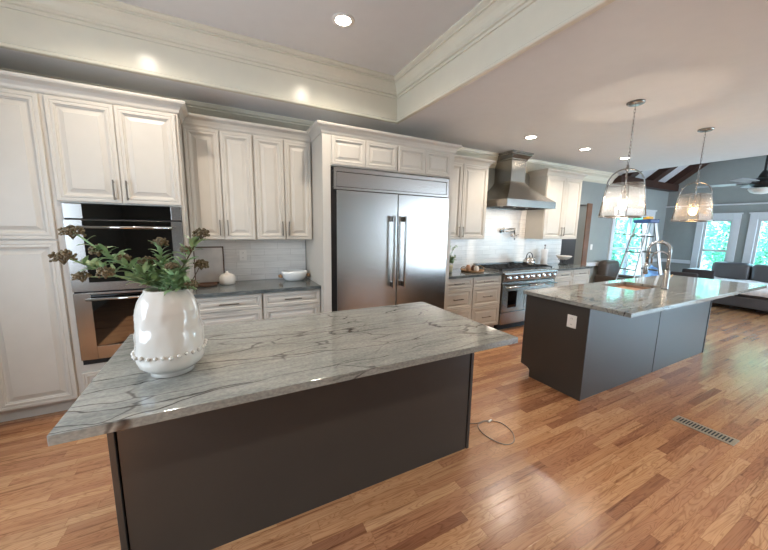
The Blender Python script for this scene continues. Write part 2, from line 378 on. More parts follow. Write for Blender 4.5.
# ------------------------------------------------------------------ STRUCTURE
WY = 3.92; XE = 10.13; XL = -2.06; YR = -3.2; CZ = 2.74; XK = 7.50; TZ = 3.15; TX0, TX1, TY0, TY1 = -1.75, 1.855, -1.6, 3.30
st('floor', MB().box(XL - .1, XE + .15, YR - .1, WY, -.08, 0), 'oak_floor')
m = MB()
m.box(XL - .1, XK, TY1 + .03, WY + .15, CZ, CZ + .12); m.box(TX1 + .03, XK, YR - .1, TY1 + .03, CZ, CZ + .12)
m.box(XL - .1, TX0 - .03, YR - .1, TY1 + .03, CZ, CZ + .12); m.box(TX0 - .03, TX1 + .03, YR - .1, TY0 - .03, CZ, CZ + .12)
m.box(TX0 - .03, TX1 + .03, TY0 - .03, TY1 + .03, TZ, TZ + .1)
st('ceiling', m, 'ceiling_paint')
# fascia of the tray
m = MB(); m.box(TX0 - .03, TX1 + .03, TY1, TY1 + .03, CZ - .004, TZ); m.box(TX0 - .03, TX1 + .03, TY0 - .03, TY0, CZ - .004, TZ)
m.box(TX1, TX1 + .03, TY0, TY1, CZ - .004, TZ); m.box(TX0 - .03, TX0, TY0, TY1, CZ - .004, TZ)
st('trim_1', m, 'trim_paint')
tr = [(TX0, TY0), (TX0, TY1), (TX1, TY1), (TX1, TY0)]
crownp = [(0, -.175), (.014, -.175), (.014, -.160), (.006, -.157), (.006, -.148), (.022, -.144), (.022, -.128), (.030, -.122), (.034, -.105), (.050, -.078), (.074, -.054), (.074, -.048), (.090, -.046), (.090, -.034), (.082, -.030), (.098, -.022), (.112, -.012), (.112, 0), (0, 0)]
m = MB().sweep(tr, [(o, TZ + z) for o, z in crownp], closed=True); st('trim_2', m, 'trim_paint')
m = MB().sweep(tr, [(-.03, CZ - .016), (.008, CZ - .016), (.014, CZ - .010), (.014, CZ + .004), (.006, CZ + .010), (0, CZ + .014), (0, CZ), (-.04, CZ)], closed=True); st('trim_3', m, 'trim_paint')
# back wall with doorway (5.97..6.71) and window (7.85..9.36)
DX0, DX1, DZ = 5.99, 6.72, 2.08; BW0, BW1, BZ0, BZ1 = 7.82, 9.42, .45, 1.93
m = MB(); m.box(XL - .1, DX0, WY, WY + .15, 0, CZ + .1); m.box(DX0, DX1, WY, WY + .15, DZ, CZ + .1); m.box(DX1, BW0, WY, WY + .15, 0, CZ + .1)
m.box(BW0, BW1, WY, WY + .15, 0, BZ0); m.box(BW0, BW1, WY, WY + .15, BZ1, CZ + .1); m.box(BW1, XE + .15, WY, WY + .15, 0, CZ + .1)
st('wall_back', m, 'wall_paint')
# end wall (gable) with windows
WINS = [(2.70, 3.17), (1.63, 2.33), (.35, 1.05), (-3.0, -.2)]; EZ0, EZ1 = .55, 1.85
m = MB(); ys = [YR - .1]
for a, b in sorted(WINS): ys += [a, b]
ys.append(WY)
for i in range(0, len(ys), 2): m.box(XE, XE + .15, ys[i], ys[i + 1], 0, 2.76)
for a, b in WINS: m.box(XE, XE + .15, a, b, 0, EZ0 if b > 0 else .08); m.box(XE, XE + .15, a, b, EZ1 if b > 0 else 2.14, 2.76)
RY = .35; RZ = 2.76 + .82 * (WY - RY)
m.prism([(WY + .15, 2.76), (WY + .15, 2.76 + .02), (RY, RZ + .02), (YR - .1, 2.8), (YR - .1, 2.76)], 'x', XE, XE + .15)
st('wall_end', m, 'wall_paint')
# header above the kitchen ceiling edge, closes the vault
m = MB(); m.prism([(WY, CZ + .02), (RY, RZ + .02), (YR, CZ + .02)], 'x', XK - .12, XK); st('wall_header', m, 'wall_paint')
st('wall_left', MB().box(XL - .12, XL, YR, .3, 0, CZ + .02).box(XL - .12, XL, 1.9, WY, 0, CZ + .02).box(XL - .12, XL, .3, 1.9, 0, .9).box(XL - .12, XL, .3, 1.9, 2.2, CZ + .02), 'wall_paint')
m = MB(); RW = [(6.1, 9.9)]; xs = [XL, 6.1, 9.9, XE]
for i in range(0, 4, 2): m.box(xs[i], xs[i + 1], YR - .12, YR, 0, CZ + .02)
for a, b in RW: m.box(a, b, YR - .12, YR, 0, .1); m.box(a, b, YR - .12, YR, 2.4, CZ + .02)
st('wall_rear', m, 'wall_paint')
# vaulted ceiling
m = MB(); m.prism([(WY + .2, 2.76 - .164), (WY + .2, 2.76), (RY, RZ + .14), (RY, RZ)], 'x', XK - .12, XE + .2)
m.prism([(RY, RZ), (RY, RZ + .14), (YR - .3, 2.96), (YR - .3, 2.80)], 'x', XK - .12, XE + .2)
st('ceiling_vault', m, 'white_trim')
sl = .82
def rafter(x, w=.15, d=.17):
    mb = MB(); mb.prism([(WY - .01, 2.76 - d), (WY - .01, 2.76 + .005), (RY, RZ), (RY, RZ - d)], 'x', x - w / 2, x + w / 2); return mb
for i, (x, w) in enumerate(((7.95, .24), (8.98, .24), (9.97, .30))): st('beam_%d' % (i + 1), rafter(x, w), 'beam_wood', .004)
st('beam_5', MB().box(XK, XE - .01, WY - .19, WY - .005, 2.56, 2.71), 'beam_wood', .004)
# hallway seen through the doorway
m = MB(); m.box(5.3, 8.3, WY + 1.6, WY + 1.7, 0, 2.6); m.box(5.2, 5.3, WY + .15, WY + 1.7, 0, 2.6); m.box(7.6, 7.7, WY + .15, WY + 1.6, 0, 2.6)
st('wall_hall', m, 'hall_wall'); st('floor_hall', MB().box(5.3, 7.6, WY, WY + 1.6, -.08, 0), 'oak_floor'); st('ceiling_hall', MB().box(5.2, 7.7, WY + .15, WY + 1.7, 2.6, 2.7), 'ceiling_paint')
# doorway casing in raw wood
m = MB(); m.box(DX1, DX1 + .165, WY - .02, WY, 0, DZ + .03); st('door_1', m, 'raw_wood', .004)
lamp('hall_fill', 'POINT', (6.6, WY + .8, 2.3), 40, (.9, .95, 1), shadow_soft_size=.15)  # unseen fill lamp, added to brighten the dark hallway
# room crown
cr = [(0, -.205), (.012, -.205), (.012, -.19), (.018, -.186), (.018, -.165), (.026, -.160), (.034, -.14), (.058, -.095), (.10, -.058), (.108, -.055), (.108, -.040), (.125, -.034), (.132, -.012), (.14, -.010), (.14, 0), (0, 0)]
st('trim_4', MB().sweep([(XL, YR), (XL, WY), (XK, WY)], [(o, CZ + z) for o, z in cr]), 'trim_paint')
# chair rail and baseboard
m = MB(); m.box(DX1 + .17, BW0 - .13, WY - .03, WY, .80, .88); m.box(BW1 + .13, XE, WY - .03, WY, .80, .88); st('trim_5', m, 'white_trim', .006)
m = MB(); prev = WY
for a, b in WINS: m.box(XE - .03, XE, b + .13, prev, .80, .88); prev = a - .13
st('trim_6', m, 'white_trim', .006)
m = MB(); m.box(DX1 + .17, XE, WY - .018, WY, 0, .14); m.box(XE - .018, XE, YR, WY - .018, 0, .14); st('baseboard_back', m, 'white_trim', .004)
st('trim_9', MB().box(XE - .04, XE, YR, WY, 2.17, 2.20), 'white_trim', .004)
# backsplash
m = MB(); m.box(-.28, .93, WY - .012, WY, .914, 1.45); m.box(2.60, DX0, WY - .012, WY, .914, 2.0); st('backsplash', m, 'splash_tile')
# windows
def window(n, axis, a, b, z0, z1, plane, casing=.11, mid=None, cols=0):
    """axis 'x': lies in the back wall, spans x a..b ; axis 'y': lies in end wall, spans y"""
    def bx(mb, u0, u1, d0, d1, z0_, z1_):
        if axis == 'x': mb.box(u0, u1, plane + d0, plane + d1, z0_, z1_)
        else: mb.box(plane + d0, plane + d1, u0, u1, z0_, z1_)
    fr = MB(); c = casing
    bx(fr, a - c, a, -.025, 0, z0 - .1, z1 + c); bx(fr, b, b + c, -.025, 0, z0 - .1, z1 + c); bx(fr, a, b, -.025, 0, z1, z1 + c); bx(fr, a, b, -.025, 0, z0 - .1, z0); bx(fr, a - c - .02, b + c + .02, -.045, 0, z1 + c, z1 + c + .03)
    o = obj('window_%d' % n, fr, 'white_trim', None, .004, kind='structure')
    sa = MB(); t = .04
    for u0, u1 in ((a, a + t), (b - t, b)): bx(sa, u0, u1, .04, .09, z0, z1)
    bx(sa, a + t, b - t, .04, .09, z1 - t, z1); bx(sa, a + t, b - t, .04, .09, z0, z0 + t)
    if mid: bx(sa, a + t, b - t, .035, .09, mid - .025, mid + .025)
    for k in range(cols): u = a + (b - a) * (k + 1) / (cols + 1); bx(sa, u - .03, u + .03, .035, .09, z0 + t, z1 - t)
    obj('sash', sa, 'white_trim', o, .003); g = MB(); bx(g, a + t, b - t, .06, .066, z0 + t, z1 - t); obj('glass', g, 'window_glass', o)
window(1, 'x', BW0, BW1, BZ0, BZ1, WY, .12, mid=1.15, cols=1)
for i, (a, b) in enumerate(WINS): window(2 + i, 'y', a, b, EZ0 if b > 0 else .12, EZ1 if b > 0 else 2.04, XE, .12 if b > 0 else .1, mid=1.15 if i == 0 else None, cols=0 if b > 0 else 1)

# ------------------------------------------------------------------ left tall cabinets
YT = 3.27
g0 = 'cabinet'
t = root('pantry_cabinet', 'tall grey-white raised-panel pantry cabinet at the left edge of the photo', 'cabinet', (-1.57, 3.6, 0))
obj('body', MB().box(XL + .004, -1.078, YT, WY - .004, .11, 2.455), 'cabinet_paint', t); obj('toe_kick', MB().box(XL + .004, -1.078, YT + .07, WY - .01, 0, .109), 'cabinet_paint', t)
door(t, -1.555, -1.098, 1.412, 2.438, YT, None); door(t, -2.015, -1.560, 1.412, 2.438, YT, None)
d = door(t, -1.555, -1.098, .122, 1.402, YT, None); d = door(t, -2.015, -1.560, .122, 1.402, YT, -1.60, 1.2)
t = root('oven_cabinet', 'tall cabinet framing the double oven, two doors above it and a drawer below', 'cabinet', (-.67, 3.6, 0))
m = MB(); m.box(-1.078, -1.045, YT, WY - .004, .11, 2.455); m.box(-.287, -.262, YT, WY - .004, .11, 2.455); m.box(-1.045, -.287, YT, WY - .004, 1.69, 2.455); m.box(-1.045, -.287, YT, WY - .004, .11, .392); m.box(-1.045, -.287, WY - .03, WY - .004, .392, 1.69)
obj('body', m, 'cabinet_paint', t); obj('toe_kick', MB().box(-1.078, -.262, YT + .07, WY - .01, 0, .109), 'cabinet_paint', t)
door(t, -1.068, -.681, 1.700, 2.438, YT, -.722, 1.80); door(t, -.677, -.280, 1.700, 2.438, YT, -.640, 1.80)
door(t, -1.060, -.285, .125, .33, YT, -.67, .23, .75, name='drawer')
# double oven
t = root('double_wall_oven', 'stainless double wall oven with black glass built into the tall cabinet', 'oven', (-.66, 3.4, .4))
OX0, OX1 = -1.042, -.290; YO = YT - .012
obj('chassis', MB().box(OX0, OX1, YO, YO + .55, .395, 1.685), 'dark_gap', t)
for xa, xb in ((OX0, -.930), (-.362, OX1)): obj('control_panel', MB().box(xa, xb, YO - .015, YO, 1.573, 1.684), 'oven_steel', t, .002)
obj('control_glass', MB().box(-.928, -.364, YO - .016, YO, 1.573, 1.684), 'black_glass', t, .001)
def oven_door(z0, z1, w0, w1, zh):
    m = MB(); x0, x1 = OX0, OX1; a, b = -.935, -.365
    m.box(x0, a, YO - .03, YO, z0, z1); m.box(b, x1, YO - .03, YO, z0, z1); m.box(a, b, YO - .03, YO, w1, z1); m.box(a, b, YO - .03, YO, z0, w0)
    d = obj('oven_door', m, 'oven_steel', t, .002)
    obj('window', MB().box(a, b, YO - .031, YO - .004, w0, w1), 'black_glass', d)
    h = MB(); h.tube([(OX0 + .09, YO - .085, zh), (OX1 - .065, YO - .085, zh)], .011, 12)
    for x in (OX0 + .11, OX1 - .085): h.box(x - .008, x + .008, YO - .085, YO - .028, zh - .008, zh + .008)
    obj('handle', h, 'chrome', d)
oven_door(1.005, 1.562, 1.075, 1.560, 1.508); oven_door(.443, .990, .547, .975, .945)
# ------------------------------------------------------------------ left uppers + base
YU = 3.57; ZB = 1.393; ZT = 2.434
def upper(name_lbl, x0, x1, xs, z1=ZT, back=WY - .014, handles=None, hz=1.515):
    t = root('upper_cabinet', name_lbl, 'cabinet', ((x0 + x1) / 2, 3.74, ZB), 'raised-panel wall cabinets')
    obj('body', MB().box(x0, x1, YU, back, ZB, z1 + .02), 'cabinet_paint', t)
    for i, (a, b) in enumerate(zip(xs[:-1], xs[1:])):
        door(t, a + .0035, b - .0035, ZB + .006, z1, YU, (b - .035) if i == 0 else (a + .035), hz)
    return t
upper('cream two-door wall cabinet next to the double oven, above the small framed board', -.262, .338, (-.255, .041, .334))
upper('cream two-door wall cabinet left of the refrigerator, above the white bowl', .340, .934, (.346, .64, .928))
YBF = 3.295; YCF = 3.262
def base_unit(lbl, x0, x1, rows, hcol='pull_metal', nm='base_cabinet'):
    t = root(nm, lbl, 'cabinet', ((x0 + x1) / 2, 3.6, 0), 'raised-panel base cabinets along the wall')
    obj('body', MB().box(x0, x1, YBF, WY - .014, .11, .878), 'cabinet_paint', t); obj('toe_kick', MB().box(x0, x1, YBF + .07, WY - .02, 0, .109), 'cabinet_paint', t)
    for kind, z0, z1 in rows:
        if kind == 'drawer': door(t, x0 + .008, x1 - .008, z0, z1, YBF, (x0 + x1) / 2, (z0 + z1) / 2, .62 if z1 - z0 < .2 else .85, .15, 'drawer')
        else:
            c = (x0 + x1) / 2; door(t, x0 + .008, c - .002, z0, z1, YBF, c - .035, z1 - .1); door(t, c + .002, x1 - .008, z0, z1, YBF, c + .035, z1 - .1)
rows2 = [('drawer', .735, .868), ('drawer', .435, .725), ('drawer', .122, .425)]
base_unit('cream drawer cabinet beside the double oven, under the small framed board', -.258, .342, [('drawer', .725, .868), ('drawer', .435, .715), ('drawer', .122, .425)])
base_unit('cream drawer cabinet touching the refrigerator surround on its left, under the white bowl', .345, .936, [('drawer', .725, .868), ('drawer', .435, .715), ('drawer', .122, .425)])
obj('countertop', MB().box(-.260, .938, YCF, WY - .013, .879, .914), 'dark_stone', None, .004, label='short dark grey stone countertop between the double oven and the refrigerator', cat='countertop', loc=None)
# ------------------------------------------------------------------ refrigerator and surround
YF = 3.165
t = root('refrigerator_cabinet', 'cream cabinet surround boxing in the refrigerator with four small doors on top', 'cabinet', (1.77, 3.5, 0))
m = MB(); m.box(.940, 1.024, YF, WY - .004, 0, 2.455); m.box(2.536, 2.596, YF, WY - .004, 0, 2.455); m.box(1.024, 2.536, YF, WY - .004, 2.155, 2.455)
obj('body', m, 'cabinet_paint', t, .002)
for a, b in ((1.033, 1.400), (1.404, 1.782), (1.797, 2.160), (2.164, 2.525)): door(t, a, b, 2.168, 2.436, YF, None, s=.8)
for xa, xb in ((.945, 1.022), (2.538, 2.594)): obj('base_block', MB().box(xa, xb, YF - .012, YF, 0, .12), 'cabinet_paint', t, .003)
t = root('refrigerator', 'wide two-door stainless steel built-in refrigerator', 'refrigerator', (1.8, 3.5, 0))
obj('chassis', MB().box(1.03, 2.532, YF + .02, WY - .05, .02, 2.145), 'dark_gap', t)
m = MB(); a, b, c, dd = 1.055, 2.528, 1.905, 2.145
m.box(a, b, YF - .005, YF + .02, 2.105, dd); m.box(a, b, YF - .005, YF + .02, 1.925, 1.95); m.box(a, a + .03, YF - .005, YF + .02, 1.95, 2.105); m.box(b - .03, b, YF - .005, YF + .02, 1.95, 2.105)
obj('trim_frame', m, 'brushed_steel', t, .002)
obj('grille_panel', MB().box(a + .034, b - .034, YF + .002, YF + .02, 1.955, 2.100), 'brushed_steel', t, .002)
obj('toe_grille', MB().box(1.06, 2.525, YF + .05, YF + .06, .02, .10), 'black_iron', t)
for i, (x0, x1, hx) in enumerate(((1.078, 1.797, 1.728), (1.805, 2.522, 1.874))):
    d = obj('door', MB().box(x0, x1, YF - .030, YF + .018, .105, 1.915), 'brushed_steel', t, .004)
    h = MB(); yb = YF - .03; h.box(hx - .012, hx + .012, yb - .068, yb - .050, .86, 1.68)
    for z in (.90, 1.64): h.box(hx - .014, hx + .014, yb - .052, yb, z - .03, z + .03)
    obj('handle', h, 'chrome', d, .004)
# ------------------------------------------------------------------ right of the refrigerator
t = upper('cream two-door wall cabinet between the refrigerator and the range hood', 2.600, 3.575, (2.61, 3.087, 3.570), 2.453, hz=1.50)
base_unit('cream drawer cabinet right against the refrigerator surround, left of the two before the range', 2.600, 3.128, rows2)
base_unit('cream drawer cabinet touching the left side of the range', 3.130, 3.688, rows2)
obj('countertop', MB().box(2.60, 3.692, YCF, WY - .013, .879, .914), 'dark_stone', None, .004, label='dark grey stone countertop between the refrigerator and the range', cat='countertop')
# range
t = root('range_cooker', 'wide stainless steel range with black grates and two ovens', 'range', (4.31, 3.5, 0))
RX0, RX1 = 3.700, 4.916; RYF = 3.262
obj('chassis', MB().box(RX0, RX1, RYF + .03, WY - .02, .10, .895), 'range_steel', t, .002)
obj('cooktop', MB().box(RX0, RX1, RYF + .02, WY - .02, .896, .925), 'range_steel', t, .003)
obj('control_panel', MB().prism([(RYF + .028, .752), (RYF - .012, .775), (RYF - .035, .885), (RYF - .030, .905), (RYF + .018, .912), (RYF + .028, .90)], 'x', RX0, RX1), 'range_steel', t, .002)
for i in range(9):
    x = RX0 + .09 + i * (RX1 - RX0 - .18) / 8; ax = Matrix.Rotation(R(90 - 12), 3, 'X')
    obj('knob', MB().lathe((x, RYF - .022, .832), [(.026, 0), (.026, .010), (.020, .013), (.019, .036), (.015, .040)], 16, ax=ax), 'chrome', t)
def rdoor(x0, x1, wx0, wx1):
    m = MB(); z0, z1, w0, w1 = .30, .745, .36, .62
    m.box(x0, wx0, RYF, RYF + .028, z0, z1); m.box(wx1, x1, RYF, RYF + .028, z0, z1); m.box(wx0, wx1, RYF, RYF + .028, w1, z1); m.box(wx0, wx1, RYF, RYF + .028, z0, w0)
    d = obj('oven_door', m, 'range_steel', t, .002); obj('window', MB().box(wx0, wx1, RYF + .003, RYF + .02, w0, w1), 'black_glass', d)
    h = MB(); h.tube([(x0 + .02, RYF - .06, .695), (x1 - .02, RYF - .06, .695)], .013, 12)
    for x in (x0 + .04, x1 - .04): h.box(x - .01, x + .01, RYF - .06, RYF, .685, .705)
    obj('handle', h, 'chrome', d)
rdoor(3.708, 4.195, 3.83, 4.03); rdoor(4.205, 4.908, 4.36, 4.76)
obj('lower_panel', MB().box(RX0 + .004, RX1 - .004, RYF, RYF + .028, .105, .290), 'range_steel', t, .002)
obj('toe_kick', MB().box(RX0 + .02, RX1 - .02, RYF + .08, WY - .05, 0, .099), 'black_iron', t)
for i in range(3):
    x0 = RX0 + .02 + i * .394; x1 = x0 + .388; m = MB()
    for x in [x0 + .01 + k * .092 for k in range(5)]: m.box(x - .006, x + .006, RYF + .05, WY - .08, .945, .960)
    for y in (RYF + .055, RYF + .20, RYF + .31, RYF + .42, WY - .085): m.box(x0 + .004, x1 - .004, y - .006, y + .006, .943, .958)
    for x in (x0 + .012, x1 - .012):
        for y in (RYF + .06, WY - .09): m.box(x - .008, x + .008, y - .008, y + .008, .926, .943)
    g = obj('grate', m, 'black_iron', t, .001)
    for y in (RYF + .19, RYF + .43): obj('burner', MB().lathe(((x0 + x1) / 2, y, .926), [(.055, 0), (.055, .008), (.035, .010), (.035, .016)], 18), 'black_iron', t)
obj('back_guard', MB().box(RX0, RX1, WY - .075, WY - .02, .926, .985), 'range_steel', t, .002)
# hood
t = root('range_hood', 'stainless steel chimney hood on the tiled wall over the range', 'range hood', (4.24, 3.7, 1.88))
HX0, HX1, HY = 3.685, 4.780, 3.275; hb, ht = 1.885, 1.990; CX0, CX1, CY = 4.06, 4.38, 3.57
YB_ = WY - .013
m = MB(); a = .012
m.box(HX0, HX1, HY, HY + a, hb, ht).box(HX0, HX0 + a, HY + a, YB_, hb, ht).box(HX1 - a, HX1, HY + a, YB_, hb, ht).box(HX0 + a, HX1 - a, YB_ - a, YB_, hb, ht)
obj('skirt', m, 'hood_steel', t, .001)
loops = []
N = 10
for k in range(N + 1):
    u = k / N; w = (1 - u) ** 1.3; z = ht + (2.30 - ht) * u
    x0 = CX0 + (HX0 - CX0) * w; x1 = CX1 + (HX1 - CX1) * w; y0 = CY + (HY - CY) * w
    loops.append([(x0, y0, z), (x1, y0, z), (x1, YB_, z), (x0, YB_, z)])
obj('canopy', MB().loft(loops), 'hood_steel', t)
obj('chimney', MB().box(CX0, CX1, CY, YB_, 2.30, 2.66), 'hood_steel', t, .002)
loops = []
for o, z in ((0, 2.62), (.012, 2.625), (.012, 2.645), (.05, 2.690), (.055, 2.692), (.055, 2.712), (.07, 2.716), (.07, 2.738)):
    loops.append([(CX0 - o, CY - o, z), (CX1 + o, CY - o, z), (CX1 + o, YB_, z), (CX0 - o, YB_, z)])
obj('crown_cap', MB().loft(loops), 'hood_steel', t)
m = MB()
for k in range(3): x = HX0 + .02 + k * .354; m.box(x, x + .345, HY + .02, YB_ - .02, hb + .02, hb + .03)
obj('filter', m, 'dark_gap', t)
for x in (3.95, 4.24, 4.53): obj('hood_lamp', MB().lathe((x, HY + .34, hb + .013), [(.022, 0), (.022, .006)], 16), 'frosted', t)
lamp('hood_light', 'AREA', (4.24, HY + .34, hb - .005), 3, (1, .86, .7), (0, 0, 0), shape='RECTANGLE', size=.8, size_y=.1)
# pot filler
t = root('pot_filler', 'bronze folding pot filler tap on the tile wall above the range', 'tap', (4.20, WY - .013, 1.49))
PX = 4.29
obj('flange', MB().lathe((PX, WY - .012, 1.52), [(.034, 0), (.034, .008), (.02, .012)], 18, ax=Matrix.Rotation(R(90), 3, 'X')), 'nickel', t)
m = MB().tube([(PX, WY - .02, 1.52), (PX, WY - .07, 1.52), (PX, WY - .07, 1.56), (PX + .27, WY - .07, 1.56)], .010, 8).tube([(PX, WY - .07, 1.50), (PX, WY - .07, 1.58)], .016, 10)
obj('arm', m, 'nickel', t)
m = MB().tube([(PX + .27, WY - .07, 1.58), (PX + .27, WY - .07, 1.50)], .015, 10).tube([(PX + .27, WY - .075, 1.515), (PX + .02, WY - .11, 1.515)], .010, 8).tube([(PX + .27, WY - .075, 1.50), (PX + .27, WY - .09, 1.44), (PX + .18, WY - .10, 1.44)], .011, 8).tube([(PX + .25, WY - .10, 1.44), (PX + .25, WY - .10, 1.37)], .010, 8)
obj('spout', m, 'nickel', t); obj('valve', MB().tube([(PX + .18, WY - .10, 1.43), (PX + .18, WY - .10, 1.475)], .02, 10), 'nickel', t); obj('lever', MB().tube([(PX + .27, WY - .10, 1.44), (PX + .31, WY - .13, 1.47)], .006, 6), 'nickel', t)
# right side
t = upper('cream two-door wall cabinet right of the range hood, last before the doorway', 4.905, 5.876, (4.91, 5.408, 5.872), 2.453, hz=1.53)
base_unit('cream drawer cabinet touching the right side of the range', 4.928, 5.428, rows2)
base_unit('cream drawer cabinet at the right end of the wall run, nearest the doorway', 5.430, 5.935, rows2)
obj('countertop', MB().box(4.922, 5.97, YCF, WY - .013, .879, .914), 'dark_stone', None, .004, label='dark grey stone countertop between the range and the doorway', cat='countertop')
for x_, l_, e_ in ((.34, 1.1, .3), (3.1, .8, .5), (5.35, .7, .5)): lamp('under_cabinet_light', 'AREA', (x_, 3.70, ZB - .008), e_, (1, .95, .88), (0, 0, 0), shape='RECTANGLE', size=l_, size_y=.22)
# cabinet crowns
cc = [(-.01, 2.452), (.006, 2.452), (.012, 2.462), (.016, 2.475), (.030, 2.500), (.052, 2.516), (.058, 2.518), (.064, 2.530), (.064, 2.542), (-.01, 2.542)]
def crownrun(n, path, top=0): st('trim_%d' % n, MB().sweep(path, [(o, z + top) for o, z in cc]), 'cabinet_paint')
crownrun(7, [(XL + .004, YT), (-.262, YT), (-.262, YU), (.940, YU), (.940, YF), (2.596, YF), (2.596, YU), (3.575, YU), (3.575, WY - .02)])
crownrun(8, [(4.905, WY - .02), (4.905, YU), (5.876, YU), (5.876, WY - .02)], .012)

# ------------------------------------------------------------------ islands
def island_body(lbl, x0, x1, y0, y1, zt, kick_side, seams, nm='kitchen_island'):
    t = root(nm, lbl, 'kitchen island', ((x0 + x1) / 2, (y0 + y1) / 2, 0))
    tk = .11; e = .022
    for xa, xb in ((x0, x0 + e), (x1 - e, x1)):
        obj('end_panel', MB().prism([(y0, 0), (y1 - tk, 0), (y1 - tk, .075), (y1 - tk + .03, .10), (y1, .115), (y1, zt), (y0, zt)], 'x', xa, xb), 'island_paint', t, .002)
    xs = [x0 + e + .001] + seams + [x1 - e - .001]
    for a, b in zip(xs[:-1], xs[1:]): obj('back_panel', MB().box(a + .006, b - .006, y0 + .006, y0 + .026, 0, zt), 'island_paint', t, .002)
    m = MB().box(x0 + e, x1 - e, y1 - tk - .02, y1 - tk, 0, .109).box(x0 + e, x1 - e, y0 + .03, y1 - .022, .11, .128); obj('toe_kick', m, 'dark_gap', t)
    n = 3; w = (x1 - x0 - 2 * e) / n
    for k in range(n):
        a = x0 + e + k * w; d = obj('door', MB().box(a + .003, a + w - .003, y1 - .02, y1, .118, zt - .005), 'island_paint', t, .003)
    return t
def slab_hole(x0, x1, y0, y1, z0, z1, h=None):
    if not h: return MB().box(x0, x1, y0, y1, z0, z1)
    a, b, c, d = h; m = MB(); O = [(x0, y0), (x1, y0), (x1, y1), (x0, y1)]; I = [(a, c), (b, c), (b, d), (a, d)]; vs = [(x, y, z) for z in (z0, z1) for x, y in O + I]; fs = []
    for i in range(4):
        j = (i + 1) % 4; fs += [(8 + i, 8 + j, 12 + j, 12 + i), (i, 4 + i, 4 + j, j), (i, j, 8 + j, 8 + i), (4 + i, 12 + i, 12 + j, 4 + j)]
    return m.add(vs, fs)
island_body('charcoal kitchen island in the foreground, carrying the white vase', -.442, 1.489, 1.508, 2.170, .8785, 1, [])
obj('island_countertop', slab_hole(-.487, 1.528, 1.203, 2.195, .879, .914), 'quartzite', None, .0025, 3, label='polished grey-green stone slab with dark veins on the foreground island', cat='countertop')
i2 = island_body('charcoal kitchen island with the sink, under the two pendant lamps', 2.836, 5.521, 1.529, 2.179, .8785, 1, [4.18])
SK = (3.97, 4.57, 1.70, 2.08)
obj('island_countertop', slab_hole(2.797, 6.0, 1.205, 2.195, .879, .914, SK), 'quartzite', None, .0025, 3, label='polished grey stone slab with a sink cut into it, on the far island', cat='countertop')
# sink
t = root('kitchen_sink', 'undermount sink tinted warm brown for the reflected wood floor, set in the far island', 'sink', (4.27, 1.89, .65))
a, b, c, d = SK; m = MB(); e = .012
m.box(a - e, a, c - e, d + e, .66, .8785).box(b, b + e, c - e, d + e, .66, .8785).box(a, b, c - e, c, .66, .8785).box(a, b, d, d + e, .66, .8785).box(a - e, b + e, c - e, d + e, .648, .66)
obj('basin', m, 'sink_steel', t); obj('reflection_slab', MB().box(a + .02, a + .50, c + .003, d - .003, .842, .866), 'copper_brown', t, .004); obj('drain', MB().lathe((4.27, 1.9, .6605), [(.045, 0), (.045, .003)], 20), 'chrome', t)  # brown slab and basin tint imitate the wood floor reflected in the steel
# faucet
t = root('kitchen_faucet', 'tall spring-neck pull-down kitchen faucet standing behind the sink', 'faucet', (4.375, 1.60, .914))
fx, fy = 4.385, 1.61
obj('base', MB().lathe((fx, fy, .9145), [(.030, 0), (.034, .012), (.030, .018), (.028, .20), (.018, .215)], 18), 'nickel', t)
def arc(z0, ztop, reach, drop, n=18):
    pts = [(fx, fy, z0)]
    r = reach / 2
    for k in range(n + 1): th = pi * k / n; pts.append((fx - .25 * (reach - (r + r * math.cos(th))), fy + r - r * math.cos(th), ztop - r + r * math.sin(th)))
    last = pts[-1]; pts.append((last[0], last[1], drop)); return pts
pts = arc(1.12, 1.435, .18, 1.20); obj('spring_neck', MB().tube(pts, .016, 10), 'nickel', t)
m = MB(); L = [Vector(p) for p in pts]
for i in range(len(L) - 1):
    n_ = max(1, int((L[i + 1] - L[i]).length / .012))
    for k in range(n_):
        p = L[i].lerp(L[i + 1], k / n_); q = (L[i + 1] - L[i]).normalized(); u = q.orthogonal().normalized(); w = q.cross(u)
        m.tube([p + (u * math.cos(a) + w * math.sin(a)) * .0175 for a in [2 * pi * j / 10 for j in range(10)]], .0022, 4, closed=True)
obj('spring', m, 'chrome', t)
obj('support_arm', MB().tube(arc(1.10, 1.33, .14, 1.19), .010, 8), 'nickel', t)
e = pts[-1]; obj('spray_head', MB().lathe((e[0], e[1], 1.06), [(.018, 0), (.024, .01), (.020, .08), (.016, .15)], 14), 'nickel', t)
obj('lever', MB().tube([(fx + .02, fy, 1.03), (fx + .05, fy - .01, 1.035), (fx + .09, fy - .02, 1.07)], .007, 8), 'nickel', t)
# outlets
def plate(name, lbl, cat, c, axis, w=.075, h=.118, rocker=False, mat='plastic_white'):
    x, y, z = c; t = root(name, lbl, cat, c)
    def bx(u0, u1, d0, d1, z0, z1):
        return MB().box(x + d0, x + d1, y + u0, y + u1, z + z0, z + z1) if axis == 'x' else MB().box(x + u0, x + u1, y + d0, y + d1, z + z0, z + z1)
    obj('cover_plate', bx(-w / 2, w / 2, -.006, -.0005, -h / 2, h / 2), mat, t, .002)
    if rocker: obj('rocker', bx(-.016, .016, -.010, -.006, -.033, .033), mat, t, .001)
    else:
        for s_ in (-1, 1):
            so = obj('socket', bx(-.016, .016, -.009, -.006, s_ * .028 - .014, s_ * .028 + .014), mat, t, .001)
            m = MB()
            for u in (-.006, .006):
                b_ = bx(u - .001, u + .001, -.0095, -.0088, s_ * .028 - .005, s_ * .028 + .005); m.add(b_.v, b_.f)
            obj('slot', m, 'dark_gap', so)
plate('wall_outlet', 'white socket plate on the end of the far charcoal island', 'outlet', (2.836, 1.676, .716), 'x', .085, .118)
